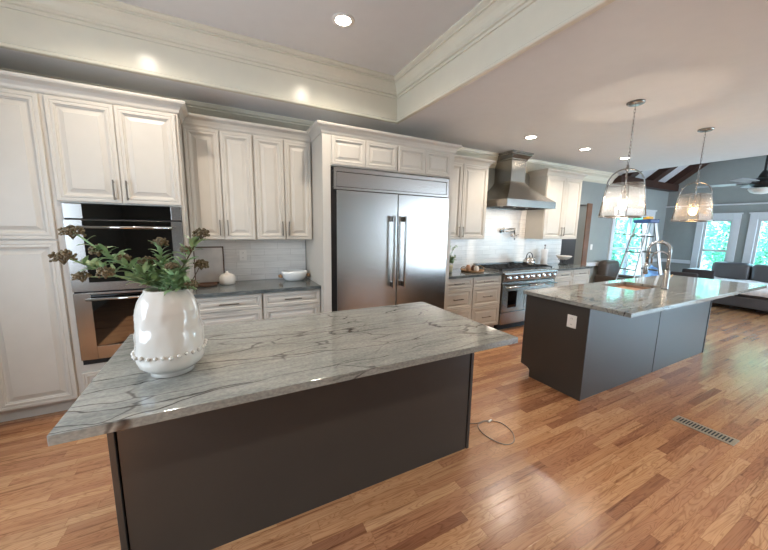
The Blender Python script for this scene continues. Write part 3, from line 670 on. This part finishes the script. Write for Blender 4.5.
plate('wall_outlet', 'pale socket plate on the backsplash between framed board and bowl', 'outlet', (.22, WY - .012, 1.205), 'y')
plate('light_switch', 'white light switch on the grey wall right of the doorway', 'light switch', (7.03, WY, 1.21), 'y', rocker=True)

# ------------------------------------------------------------------ lights
def downlight(x, y, z, lbl, e=30, vis=True):
    if vis:
        t = root('recessed_light', lbl, 'ceiling light', (x, y, z), 'recessed ceiling lights')
        obj('trim_ring', MB().lathe((x, y, z - .008), [(.060, 0.0079), (.060, .002), (.066, 0), (.088, .002), (.090, .0079)], 28), 'plastic_white', t)
        obj('lens', MB().lathe((x, y, z - .0055), [(.059, 0), (.059, .0045)], 28), 'downlight_glow', t)
    lamp('downlight_lamp', 'SPOT', (x, y, z - .03), e, (1.0, .89, .76), (0, 0, 0), spot_size=R(150), spot_blend=.8, shadow_soft_size=.06)
EN = 56
downlight(.949, 2.586, TZ, 'round recessed light in the raised tray ceiling', EN)
downlight(3.655, 2.94, CZ, 'recessed light in the flat ceiling left of the row of three, nearest the hood', EN)
downlight(4.844, 2.945, CZ, 'recessed light in the flat ceiling, middle of the row of three', EN)
downlight(5.964, 2.954, CZ, 'recessed light in the flat ceiling seen just above the nearer pendant lamp', EN)
for x, y, z in ((-.53, 2.586, TZ), (-.53, -.6, TZ), (.949, -.6, TZ), (3.655, -.4, CZ), (4.844, -.4, CZ), (5.964, -.4, CZ)): downlight(x, y, z, '', EN, False)
def pendant(x, y, lbl, bulb, col, e):
    t = root('pendant_lamp', lbl, 'pendant lamp', (x, y, 1.68), 'glass pendant lamps over the far island')
    obj('ceiling_canopy', MB().lathe((x, y, CZ - .028), [(.030, 0), (.055, .004), (.072, .014), (.072, .0275)], 28), 'nickel', t)
    m = MB(); z = CZ - .03; k = 0
    while z > 2.185:
        a = R(90) * (k % 2); u = Vector((math.cos(a), math.sin(a), 0))
        m.tube([Vector((x, y, z - .018)) + u * .008 * math.cos(q) + Vector((0, 0, .021 * math.sin(q))) for q in [2 * pi * j / 10 for j in range(10)]], .0022, 5, closed=True); z -= .032; k += 1
    obj('chain', m, 'nickel', t)
    m = MB(); m.lathe((x, y, 2.12), [(.006, .06), (.012, .05), (.012, .02), (.02, .01), (.008, 0)], 12).tube([(x, y, 2.14), (x, y, 1.92)], .007, 8).lathe((x, y, 1.84), [(.010, .09), (.018, .08), (.018, .02), (.014, .0)], 12); obj('stem', m, 'nickel', t)
    for q0 in (0, R(90)):
        m = MB(); d = Vector((math.cos(q0 - .95), math.sin(q0 - .95), 0)); pts = []
        for k in range(17):
            a = pi * k / 16; pts.append(Vector((x, y, 1.99)) + d * .147 * math.cos(a) + Vector((0, 0, .15 * math.sin(a))))
        pts = [Vector((x, y, 1.69)) + d * .186] + pts + [Vector((x, y, 1.69)) - d * .186]
        if q0 == 0: obj('bail', m.tube(pts, .0065, 8), 'nickel', t)
        else:
            for sg in (1, -1): obj('side_rod', MB().tube([Vector((x, y, 1.69)) + d * .186 * sg, Vector((x, y, 1.99)) + d * .15 * sg], .0035, 6), 'nickel', t)
    obj('base_ring', MB().tube([(x + .186 * math.cos(a), y + .186 * math.sin(a), 1.685) for a in [2 * pi * j / 40 for j in range(40)]], .0075, 8, closed=True), 'nickel', t)
    obj('top_ring', MB().tube([(x + .148 * math.cos(a), y + .148 * math.sin(a), 1.995) for a in [2 * pi * j / 40 for j in range(40)]], .003, 6, closed=True), 'nickel', t)
    m = MB(); n = 40
    vs = [(x + r * math.cos(2 * pi * i / n), y + r * math.sin(2 * pi * i / n), z) for r, z in ((.180, 1.688), (.144, 2.000)) for i in range(n)]
    m.add(vs, [(i, (i + 1) % n, n + (i + 1) % n, n + i) for i in range(n)], True); o = obj('glass_shade', m, 'seeded_glass', t)
    so = o.modifiers.new('thickness', 'SOLIDIFY'); so.thickness = .002
    obj('bulb', MB().sphere((x, y, 1.795), .034, 16, 10, (1, 1, 1.25)), bulb, t)
    lamp('pendant_lamp_light', 'POINT', (x, y, 1.795), e, col, shadow_soft_size=.05)
pendant(3.512, 1.706, 'nearer glass pendant lamp, its bulb bright white, above the sink island', 'bulb_white', (1, .87, .72), 9)
pendant(5.087, 1.709, 'farther glass pendant lamp with an amber glowing bulb, above the sink island', 'bulb_glow', (1, .72, .45), 6)

# ------------------------------------------------------------------ vase and stems
VX, VY, VZ = -.211, 1.555, .9145
t = root('vase', 'white glazed ceramic vase ringed with beads on the foreground island', 'vase', (VX, VY, VZ))
def wob(a, z): return .05 * noise.noise(Vector((math.cos(a) * 2.3, math.sin(a) * 2.3, z * 15))) * min(1, z * 12) + .022 * noise.noise(Vector((math.cos(a) * 6, math.sin(a) * 6, z * 38))) * min(1, z * 12)
prof = [(.074, 0), (.082, .003), (.082, .016), (.086, .022), (.106, .034), (.121, .052), (.127, .075), (.1275, .100), (.1255, .125), (.122, .16), (.118, .20), (.1145, .24), (.110, .28), (.102, .310), (.090, .334), (.079, .348), (.076, .360), (.072, .360), (.072, .344), (.096, .30), (.108, .20), (.112, .12), (.08, .03), (0.0001, .028)]
dense = []
for (a, b), (c, d) in zip(prof[:-1], prof[1:]):
    n = max(1, int(math.hypot(c - a, d - b) / .012))
    for k in range(n): dense.append((a + (c - a) * k / n, b + (d - b) * k / n))
dense.append(prof[-1])
obj('body', MB().lathe((VX, VY, VZ), dense, 72, wob=wob), 'white_ceramic', t)
m = MB(); n = 30
for i in range(n): a = 2 * pi * i / n; r = .1305 * (1 + wob(a, .103)); m.sphere((VX + r * math.cos(a), VY + r * math.sin(a), VZ + .103 + .002 * math.sin(i * 2.1)), .0080 + .001 * math.sin(i * 1.7), 8, 6)
obj('bead_ring', m, 'white_ceramic', t)
FW = 313.4
def at(px, py, y):
    d = _f + _Rv * ((px - 384) / FW) - _Uv * ((py - 275) / FW); k = y / d.y; return Vector((0, 0, 1.537)) + d * k
def leaf(mb, p, d, L, w):
    d = d.normalized(); sd = d.cross(Vector((random.uniform(-.3, .3), random.uniform(-.3, .3), 1))).normalized(); up = sd.cross(d)
    P = [(0, 0, 0), (.25, .8, .06), (.55, 1, .08), (.85, .5, .03), (1, 0, -.06)]
    vs = []
    for u, ww, h in P: c = p + d * L * u + up * L * h; vs += [c - sd * w * ww * .5 + up * L * .04, c, c + sd * w * ww * .5 + up * L * .04]
    fs = []
    for i in range(4): a = i * 3; fs += [(a, a + 1, a + 4, a + 3), (a + 1, a + 2, a + 5, a + 4)]
    mb.add(vs, fs, True)
def curve(a, b, sag, n=8):
    return [a.lerp(b, k / n) + Vector((0, 0, sag * math.sin(pi * k / n))) for k in range(n + 1)]
def bloom(t, c, r):
    mb = MB()
    r *= 1.08
    for k in range(80):
        a = random.uniform(0, 2 * pi); q = r * math.sqrt(random.random()); p = c + Vector((q * math.cos(a), q * math.sin(a), r * .45 * (1 - (q / r) ** 2) + random.uniform(-.55, .2) * r))
        mb.sphere(p, random.uniform(.0035, .006), 5, 4)
    for k in range(14):
        a = 2 * pi * k / 14; p = c + Vector((r * .7 * math.cos(a), r * .7 * math.sin(a), r * .1)); mb.tube([c - Vector((0, 0, r * .9)), p], .0012, 4)
    obj('flower_head', mb, 'bloom_brown', t)
mouth = Vector((VX, VY, VZ + .34))
STEMS = [
 ('flower stem reaching farthest up-left out of the vase toward the oven', [((124, 258, 1.60), 0, .020), ((98, 250, 1.60), 0, .026), ((72, 231, 1.60), 0, .032)]),
 ('lowest flower stem drooping left out of the vase, in front of the oven handle', [((105, 272, 1.50), 0, .026), ((82, 276, 1.52), 0, .024), ((63, 256, 1.50), 0, .032)]),
 ('short flower stem leaning slightly left in the middle of the vase', [((147, 261, 1.64), 0, .030)]),
 ('upright flower stem rising at the centre of the vase', [((160, 242, 1.60), 0, .026)]),
 ('flower stem with the topmost bloom on the right side of the vase', [((186, 249, 1.55), 0, .018), ((201, 233, 1.55), 0, .030)]),
 ('flower stem with two blooms leaning out over the right rim of the vase', [((201, 264, 1.57), 0, .027), ((191, 284, 1.50), 0, .022)]),
 ('short leafy flower stem low in the front of the vase mouth', [((172, 266, 1.52), 0, .020)]),
]
for si, (lbl, heads) in enumerate(STEMS):
    random.seed(20 + si)
    a0 = 2 * pi * si / len(STEMS); base = Vector((VX + .03 * math.cos(a0), VY + .03 * math.sin(a0), VZ + .05)); mo = mouth + Vector((.03 * math.cos(a0), .03 * math.sin(a0), .02))
    H = [at(*h[0]) for h in heads]; mo = mo + (Vector((H[-1].x, H[-1].y, mo.z)) - mo).normalized() * .035
    t = root('flower_stem', lbl, 'flower', tuple(base), 'dried flower stems in the white vase')
    main = [base, mo] + [p for p in curve(mo, H[-1], -.01)[1:]]
    m = MB().tube(main, .0032, 6)
    for h in H[:-1]:
        q = min(main[2:-1], key=lambda p: (p - h).length + abs((p - mo).length - (h - mo).length * .6)); m.tube(curve(q, h, -.004, 4), .002, 5)
    obj('stem', m, 'stem_brown' if si in (4, 5) else 'leaf_green', t)
    for h, hd in zip(H, heads): bloom(t, h, hd[2])
    m = MB(); n = 58 if len(heads) > 1 else 44
    L = (H[-1] - mo).length
    for k in range(n):
        u = random.random() ** 1.25 * .9; p = mo.lerp(H[-1], u) + Vector((0, 0, -.01 * math.sin(pi * u))); dr = (H[-1] - mo).normalized()
        a = random.uniform(0, 2 * pi); o = Vector((math.cos(a), math.sin(a) * .8, random.uniform(-.3, .8)))
        leaf(m, p, dr * .6 + o, random.uniform(.04, .075) * (1.15 - .4 * u), random.uniform(.016, .026))
    obj('foliage', m, 'leaf_green', t)

# ------------------------------------------------------------------ things on the wall counters
Z0 = .9146
t = root('framed_board', 'framed pale board leaning on the backsplash beside the double oven', 'picture', (-.12, 3.86, Z0))
tilt = Matrix.Rotation(R(-9), 3, 'X'); c0 = Vector((-.125, 3.835, Z0))
def tb(x0, x1, y0, y1, z0, z1): m = MB().box(x0, x1, y0, y1, z0, z1); m.v = [tuple(c0 + tilt @ Vector(v)) for v in m.v]; return m
m = MB()
for q in ((-.14, .15, 0, .018, 0, .014), (-.14, .15, 0, .018, .386, .40), (-.14, -.128, 0, .018, .014, .386), (.138, .15, 0, .018, .014, .386)): b_ = tb(*q); m.add(b_.v, b_.f)
obj('frame', m, 'board_wood', t); obj('panel', tb(-.128, .138, .004, .014, .014, .386), 'canvas', t)
obj('wooden_tray', MB().lathe((-.155, 3.70, Z0), [(.085, 0), (.100, .006), (.103, .02), (.097, .02), (.088, .009), (0.0001, .008)], 28), 'board_wood', None, label='round dark wooden tray on the counter in front of the framed board', cat='tray')
obj('ceramic_jar', MB().lathe((.045, 3.735, Z0), [(.070, 0), (.080, .008), (.082, .05), (.076, .085), (.060, .105), (.035, .115), (.016, .12), (.018, .132), (.008, .137), (0.0001, .138)], 28), 'white_ceramic', None, label='small white lidded jar right of the framed board', cat='jar')
t = root('serving_bowl', 'shallow white oval bowl with twisted wooden handles beside the refrigerator surround', 'bowl', (.752, 3.72, Z0))
m = MB().lathe((0, 0, 0), [(.085, 0), (.10, .004), (.128, .03), (.138, .065), (.140, .085), (.134, .086), (.128, .06), (.10, .018), (0.0001, .012)], 32); m.v = [(x * 1.05 + .752, y * .85 + 3.72, z * 1.3 + Z0) for x, y, z in m.v]
obj('body', m, 'white_enamel', t)
for sg in (-1, 1):
    m = MB(); cx = .752 + sg * .145
    for k in range(5): a = R(-80 + 40 * k); m.tube([(cx + sg * .035 * math.cos(q) * .9, 3.72 + .04 * math.sin(q) + .006 * math.sin(k * 2), Z0 + .055 + .012 * math.sin(3 * q + k)) for q in [R(-95 + 19 * j) for j in range(11)]], .006, 6)
    obj('handle', m, 'wicker', t)
# right counter left part
t = root('potted_plant', 'trailing green plant in a stone pot between refrigerator and range', 'plant', (3.02, 3.72, Z0))
px_, py_ = 2.93, 3.60
obj('pot', MB().lathe((px_, py_, Z0), [(.05, 0), (.065, .01), (.072, .09), (.066, .11), (.058, .11), (.055, .09), (0.0001, .085)], 24), 'stone_pot', t)
m = MB(); random.seed(3); stm = MB()
for k in range(16):
    a = random.uniform(0, 2 * pi); tip = Vector((px_ + .10 * math.cos(a), py_ + .08 * math.sin(a) - .03, Z0 + random.uniform(.14, .43))); b0 = Vector((px_, py_, Z0 + .09)); pts = curve(b0, tip, .04); stm.tube(pts, .0025, 5)
    for p in pts[2:]:
        for j in range(2): leaf(m, p, Vector((random.uniform(-1, 1), random.uniform(-1, 1), random.uniform(-.6, .6))), random.uniform(.04, .06), .028)
obj('stems', stm, 'leaf_green', t); obj('foliage', m, 'leaf_green', t)
t = root('wicker_tray', 'small round wicker basket tray on the counter left of the range', 'tray', (3.33, 3.52, Z0))
m = MB().lathe((3.33, 3.52, Z0), [(.14, 0), (.165, .006), (.17, .03), (.163, .03), (.155, .01), (0.0001, .008)], 32); obj('body', m, 'wicker', t)
for s_ in (-1, 1): obj('handle', MB().tube([(3.33 + s_ * .165, 3.52 + .07 * math.cos(q), Z0 + .03 + .05 * math.sin(q)) for q in [pi * j / 10 for j in range(11)]], .005, 6), 'wicker', t)
for i, (x, y, h, r, ma) in enumerate(((3.27, 3.55, .09, .035, 'copper_brown'), (3.36, 3.47, .08, .038, 'white_ceramic'), (3.39, 3.56, .075, .036, 'board_wood'))):
    obj('jar', MB().lathe((x, y, Z0 + .0105), [(r * .8, 0), (r, .008), (r, h * .7), (r * .7, h * .85), (r * .75, h), (0.0001, h + .003)], 20), ma, None, label=('copper-coloured jar in the wicker tray', 'white cup at the front of the wicker tray', 'dark brown jar at the right back of the wicker tray')[i], cat='jar')
# kettle
t = root('kettle', 'shiny steel kettle on the back right burner of the range', 'kettle', (4.72, 3.62, .961)); kx, ky, kz = 4.72, 3.63, .9612
obj('body', MB().lathe((kx, ky, kz), [(.075, 0), (.095, .01), (.10, .04), (.09, .08), (.06, .11), (.035, .12), (0.0001, .122)], 28), 'chrome', t)
obj('lid_knob', MB().lathe((kx, ky, kz + .12), [(.006, 0), (.006, .012), (.014, .02), (.01, .03), (0.0001, .032)], 14), 'black_iron', t)
obj('spout', MB().tube([(kx + .07, ky, kz + .06), (kx + .11, ky, kz + .09), (kx + .13, ky, kz + .12)], [.018, .013, .010], 10), 'chrome', t)
obj('handle', MB().tube([(kx + .085 * math.cos(q), ky, kz + .09 + .115 * math.sin(q)) for q in [pi * j / 14 for j in range(15)]], .007, 8), 'black_iron', t)
obj('spoon_rest', MB().lathe((4.82, 3.42, .9612), [(.03, 0), (.045, .003), (.052, .015), (.048, .016), (0.0001, .005)], 20), 'black_iron', None, label='small dark dish on the grate in front of the kettle', cat='dish')
t = root('paper_towel_holder', 'upright paper towel roll on its holder right of the range', 'paper towel', (5.32, 3.78, Z0)); x, y = 5.32, 3.78
obj('base', MB().lathe((x, y, Z0), [(.075, 0), (.078, .006), (.07, .012)], 28), 'white_ceramic', t); obj('rod', MB().tube([(x, y, Z0 + .012), (x, y, Z0 + .345)], .007, 8).sphere((x, y, Z0 + .36), .014, 10, 6), 'board_wood', t)
obj('roll', MB().lathe((x, y, Z0 + .014), [(.020, 0), (.058, 0), (.058, .27), (.020, .27)], 28), 'paper', t)
t = root('footed_bowl', 'white bowl on a dark wire stand near the doorway end of the counter', 'bowl', (5.66, 3.62, Z0)); x, y = 5.66, 3.62
m = MB()
for k in range(4): a = R(45 + 90 * k); m.tube([(x + .08 * math.cos(a), y + .08 * math.sin(a), Z0 + .004), (x + .05 * math.cos(a), y + .05 * math.sin(a), Z0 + .06), (x + .09 * math.cos(a), y + .09 * math.sin(a), Z0 + .11)], .005, 6)
m.tube([(x + .085 * math.cos(a), y + .085 * math.sin(a), Z0 + .005) for a in [2 * pi * j / 24 for j in range(24)]], .005, 6, closed=True)
obj('stand', m, 'black_iron', t)
obj('body', MB().lathe((x, y, Z0 + .095), [(.05, 0), (.09, .02), (.125, .055), (.135, .075), (.128, .076), (.085, .028), (0.0001, .012)], 32), 'white_ceramic', t)
# ------------------------------------------------------------------ floor things
t = root('floor_vent', 'slotted metal register set in the wood floor on the right', 'floor vent', (3.32, .85, 0))
m = MB(); fr = Vector((3.36, .98, 0)); to = Vector((3.27, .66, 0)); m.box(3.25, 3.38, .66, 1.02, .0005, .005)
obj('frame', m, 'vent_metal', t, .001)
for k in range(17): obj('slot', MB().box(3.275, 3.355, .685 + k * .019, .694 + k * .019, .0052, .0062), 'dark_gap', t)
m = MB(); pts = []
for px, py in ((470, 424), (478, 423.5), (486, 421), (500, 423), (510, 430), (514, 437), (513, 443), (505, 445), (492, 440), (482, 433), (478, 426), (484, 422.5), (489, 423)):
    d = _f + _Rv * ((px - 384) / FW) - _Uv * ((py - 275) / FW); k = -1.537 / d.z; p = Vector((0, 0, 1.537)) + d * k; pts.append(Vector((p.x, p.y, .0045 + .004 * (len(pts) > 10))))
sm = []
for i in range(len(pts) - 1):
    p0, p1, p2, p3 = pts[max(0, i - 1)], pts[i], pts[i + 1], pts[min(len(pts) - 1, i + 2)]
    for k in range(6):
        u = k / 6; sm.append(.5 * ((2 * p1) + (p2 - p0) * u + (2 * p0 - 5 * p1 + 4 * p2 - p3) * u * u + (3 * p1 - p0 - 3 * p2 + p3) * u ** 3))
t = root('power_cable', 'thin grey cable looped on the floor at the foreground island', 'cable', tuple(pts[6]))
obj('cord', MB().tube(sm, .0032, 6), 'cord_grey', t); e = sm[-1]; obj('plug', MB().bar(e, e + Vector((.04, .01, .002)), .014, .01), 'plastic_white', t, .002)
# ------------------------------------------------------------------ ladder
LX, LY = 6.45, 2.75
view = Vector((LX, LY, 0)).normalized(); perp = Vector((view.y, -view.x, 0)); ph = R(42)
uax = perp * math.cos(ph) + view * math.sin(ph); wax = -perp * math.sin(ph) * -1 + view * -math.cos(ph)
lz = 1.725
def LP(u, w, z): return Vector((LX, LY, z)) + uax * u + wax * w
t = root('step_ladder', 'aluminium stepladder with a blue top standing beyond the far island', 'ladder', (LX, LY, 0))
def rail(su, sw, z): f_ = 1 - z / lz; return LP(su * (.05 + .34 * f_), sw * (.12 + .10 * f_), z)
for su in (-1, 1):
    for sw in (-1, 1): obj('rail', MB().bar(rail(su, sw, .02), rail(su, sw, lz - .02), .024 if su < 0 else .05, .018, up=wax), 'aluminium', t, .002); obj('foot', MB().bar(rail(su, sw, .0), rail(su, sw, .04), .07, .04, up=wax), 'black_iron', t)
for z in (.30, .60, .90, 1.20, 1.47):
    obj('step', MB().bar(rail(1, -1, z), rail(1, 1, z), .09, .022, up=(0, 0, 1)), 'aluminium', t); obj('brace', MB().bar(rail(-1, -1, z), rail(-1, 1, z), .025, .02), 'aluminium', t)
obj('top_cap', MB().bar(LP(0, -.17, lz), LP(0, .17, lz), .16, .06), 'blue_plastic', t, .008)
for sw in (-1, 1): obj('spreader', MB().bar(rail(-1, sw, 1.0), rail(1, sw, 1.0), .02, .006), 'aluminium', t)
obj('paint_shelf', MB().bar(LP(-.13, -.15, 1.50), LP(-.13, .15, 1.50), .26, .018).bar(LP(-.25, -.0, 1.505), LP(-.42, -.0, 1.505), .22, .016), 'aluminium', t)
obj('sanding_block', MB().bar(LP(.01, -.04, lz + .055), LP(.01, .08, lz + .055), .08, .045), 'yellow_plastic', None, .006, label='small yellow block lying on the blue top of the stepladder', cat='tool')
# living room furniture
def cushion(x0, x1, y0, y1, z0, z1, r=.06):
    m = MB(); bm = bmesh.new(); bmesh.ops.create_cube(bm, size=1); bmesh.ops.scale(bm, vec=(x1 - x0, y1 - y0, z1 - z0), verts=bm.verts); bmesh.ops.translate(bm, vec=((x0 + x1) / 2, (y0 + y1) / 2, (z0 + z1) / 2), verts=bm.verts)
    bmesh.ops.bevel(bm, geom=bm.edges[:], offset=min(r, min(x1 - x0, y1 - y0, z1 - z0) * .45), segments=4, profile=.5, affect='EDGES'); bm.verts.index_update()
    m.add([v.co[:] for v in bm.verts], [[v.index for v in f.verts] for f in bm.faces], True); bm.free(); return m
t = root('sofa', 'grey leather sofa standing under the end-wall windows', 'sofa', (9.45, 1.55, 0))
SX0, SX1, SY0, SY1 = 9.12, 10.0, .20, 3.02
obj('base', MB().box(SX0 + .03, SX1, SY0, SY1, .09, .30), 'leather', t, .02)
n = 4; w = (SY1 - SY0 - .44) / n
for k in range(n):
    a = SY0 + .22 + k * w
    obj('seat_cushion', cushion(SX0, SX1 - .25, a + .004, a + w - .004, .30, .48), 'leather', t)
    bc = obj('back_cushion', cushion(SX1 - .34, SX1 - .02, a + .004, a + w - .004, .46, .93, .08), 'leather', t)
for a, b in ((SY0, SY0 + .215), (SY1 - .215, SY1)): obj('arm', cushion(SX0 + .01, SX1, a, b, .12, .66, .09), 'leather', t)
for x in (SX0 + .1, SX1 - .1):
    for y in (SY0 + .1, SY1 - .1): obj('leg', MB().box(x - .03, x + .03, y - .03, y + .03, 0, .089), 'black_iron', t)
# throw over the sofa
m = MB(); nx, ny = 14, 26; vs = []
for i in range(nx + 1):
    for j in range(ny + 1):
        u = i / nx; v = j / ny; y = 1.0 + v * 2.03
        x = SX0 - .035 + u * .57; z = .55 if u > .12 else .34 + .21 * min(1, u / .10)
        if u <= .12: x = SX0 - .035 + u * .3
        if v > .84: z += .17 * min(1, (v - .84) / .05)
        z += .025 + .03 * noise.noise(Vector((u * 5, v * 9, 1)))
        vs.append((x, y, z))
m.add(vs, [(i * (ny + 1) + j, (i + 1) * (ny + 1) + j, (i + 1) * (ny + 1) + j + 1, i * (ny + 1) + j + 1) for i in range(nx) for j in range(ny)], True)
o = obj('throw_blanket', m, 'throw_fabric', None, label='pale rumpled throw spread over the seat of the grey sofa', cat='blanket'); s_ = o.modifiers.new('thickness', 'SOLIDIFY'); s_.thickness = .012
t = root('armchair', 'dark brown rounded armchair behind the left legs of the stepladder', 'armchair', (7.35, 3.45, 0))
obj('back', cushion(7.22, 7.78, 3.66, 3.88, .25, .93, .12), 'brown_leather', t); obj('seat', cushion(7.26, 7.74, 3.18, 3.68, .22, .46, .08), 'brown_leather', t)
for x0 in (7.14, 7.74): obj('arm', cushion(x0, x0 + .12, 3.18, 3.86, .15, .62, .05), 'brown_leather', t)
for x in (7.2, 7.8):
    for y in (3.24, 3.8): obj('leg', MB().box(x - .02, x + .02, y - .02, y + .02, 0, .16), 'board_wood', t)
def dchair(x, y, rz, lbl):
    t = root('dining_chair', lbl, 'chair', (x, y, 0), 'dark dining chairs beyond the far island')
    b = cushion(x - .23, x + .23, y + .18, y + .25, .50, .84, .03); s_ = cushion(x - .24, x + .24, y - .24, y + .24, .42, .50, .03)
    obj('backrest', b, 'dark_fabric', t); obj('seat', s_, 'dark_fabric', t)
    for dx in (-.2, .2):
        for dy in (-.2, .2): obj('leg', MB().bar((x + dx, y + dy, 0), (x + dx * .95, y + dy * .95, .43), .035, .035), 'board_wood', t)
    t.rotation_euler = (0, 0, rz)
dchair(7.18, 2.46, R(-75), 'dark upholstered chair whose back shows just right of the faucet')
dchair(8.05, 2.50, R(-75), 'dark upholstered chair nearest the grey sofa, left of the pale throw')
# crumpled blue dust sheet on the floor behind ladder
m = MB(); n = 20; vs = []
for i in range(n + 1):
    for j in range(n + 1):
        u = i / n * 2 - 1; v = j / n * 2 - 1; r = min(1, math.hypot(u, v)); h = .62 * (1 - r ** 2.2) * (1 + .5 * noise.noise(Vector((u * 2.2, v * 2.2, 3)))) + .03
        vs.append((8.62 + u * .42, 3.40 + v * .38, max(.012, h)))
m.add(vs, [(i * (n + 1) + j, (i + 1) * (n + 1) + j, (i + 1) * (n + 1) + j + 1, i * (n + 1) + j + 1) for i in range(n) for j in range(n)], True)
o = obj('dust_sheet', m, 'blue_cloth', None, label='heap of rumpled blue sheeting on the floor behind the stepladder', cat='sheet'); s_ = o.modifiers.new('thickness', 'SOLIDIFY'); s_.thickness = .01; s_.offset = 1
# ceiling fan
FX, FY, FZ = 8.05, 1.88, 2.37
t = root('ceiling_fan', 'dark ceiling fan with long grey blades hanging from the vault', 'ceiling fan', (FX, FY, FZ))
vz = 2.76 + sl * (WY - FY)
obj('down_rod', MB().tube([(FX, FY, FZ + .10), (FX, FY, vz - .02)], .016, 10).lathe((FX, FY, FZ + .10), [(.02, .12), (.05, .06), (.07, 0)], 20), 'black_iron', t)
obj('motor_housing', MB().lathe((FX, FY, FZ - .06), [(.06, 0), (.12, .02), (.15, .06), (.14, .11), (.09, .15), (.05, .17)], 28), 'black_iron', t)
obj('light_bowl', MB().lathe((FX, FY, FZ - .17), [(0.0001, 0), (.07, .01), (.13, .04), (.16, .085), (.15, .10), (.06, .11)], 28), 'frosted', t)
for k in range(5):
    a = R(100 + 72 * k); d = Vector((math.cos(a), math.sin(a), 0)); sd = Vector((-d.y, d.x, .18)).normalized(); up = d.cross(sd)
    m = MB(); c = Vector((FX, FY, FZ + .02)); lo = []
    for r, w_ in ((.24, .055), (.40, .07), (.62, .075), (.78, .07), (.80, .05)):
        p = c + d * r; lo.append([p - sd * w_ - up * .005, p + sd * w_ - up * .005, p + sd * w_ + up * .005, p - sd * w_ + up * .005])
    b = obj('blade', m.loft(lo), 'fan_blade', t); obj('blade_bracket', MB().bar(c + d * .12 - Vector((0, 0, .012)), c + d * .30 - Vector((0, 0, .012)), .03, .008), 'black_iron', b)
# ------------------------------------------------------------------ outside
obj('ground', MB().box(XE + .3, 60, -30, 40, -.6, -.5), 'neutral_ground', None)['kind'] = 'structure'  # unseen ground, its grey chosen to keep the bounce light neutral
def tree(x, y, h, r, lbl, seed, mesh=None):
    t = root('tree', lbl, 'tree', (x, y, -.5), 'trees outside the windows')
    if mesh:
        for me, nm in mesh:
            o = bpy.data.objects.new(nm, me); COL.objects.link(o); o.parent = t; o.scale = (r / 1.55, r / 1.55, h / 6)
        t.rotation_euler = (0, 0, seed); return None
    random.seed(seed); o1 = obj('trunk', MB().tube([(x, y, -.5), (x + .1, y, 1.5), (x, y + .1, 4)], [.2, .15, .08], 8), 'bark', t); m = MB()
    for k in range(9000):
        th = random.uniform(0, 2 * pi); cz = random.uniform(-1, 1); rr = (.72 + .28 * random.random()) * (1 + .25 * noise.noise(Vector((math.cos(th) * 2, math.sin(th) * 2, cz * 2))))
        s_ = math.sqrt(1 - cz * cz); p = Vector((x + r * rr * s_ * math.cos(th), y + r * rr * s_ * math.sin(th), 2.4 + 2.9 * rr * cz))
        if p.z < -.45: continue
        d = Vector((random.uniform(-1, 1), random.uniform(-1, 1), random.uniform(-.8, .5))).normalized(); leaf(m, p, d, random.uniform(.10, .17), random.uniform(.06, .10))
    o2 = obj('crown', m, 'tree_leaf', t); return [(o1.data, 'trunk'), (o2.data, 'crown')]
TR = [(16.5, 4.0, 1.55, 'leafy green tree outside the narrow end-wall window'), (16.0, 8.0, 1.55, 'leafy green tree outside the back-wall window, nearer one'), (16.0, -.3, 1.6, 'leafy green tree outside the wide end-wall window'),
      (22.0, 5.8, 2.1, 'tall tree farther off between the end-wall windows'), (22.0, .2, 2.1, 'tall tree farther off behind the wide end-wall window'), (22.0, 11.6, 2.2, 'tall tree farthest away beyond the back-wall window'), (12.2, 8.4, 1.4, 'leafy green tree outside the left part of the back-wall window')]
ms = tree(TR[0][0], TR[0][1], 6, TR[0][2], TR[0][3], 5)
for i, (x, y, rr, lbl) in enumerate(TR[1:]): tree(x, y, 6 * rr / 1.55, rr, lbl, 1.1 * (i + 1), ms)
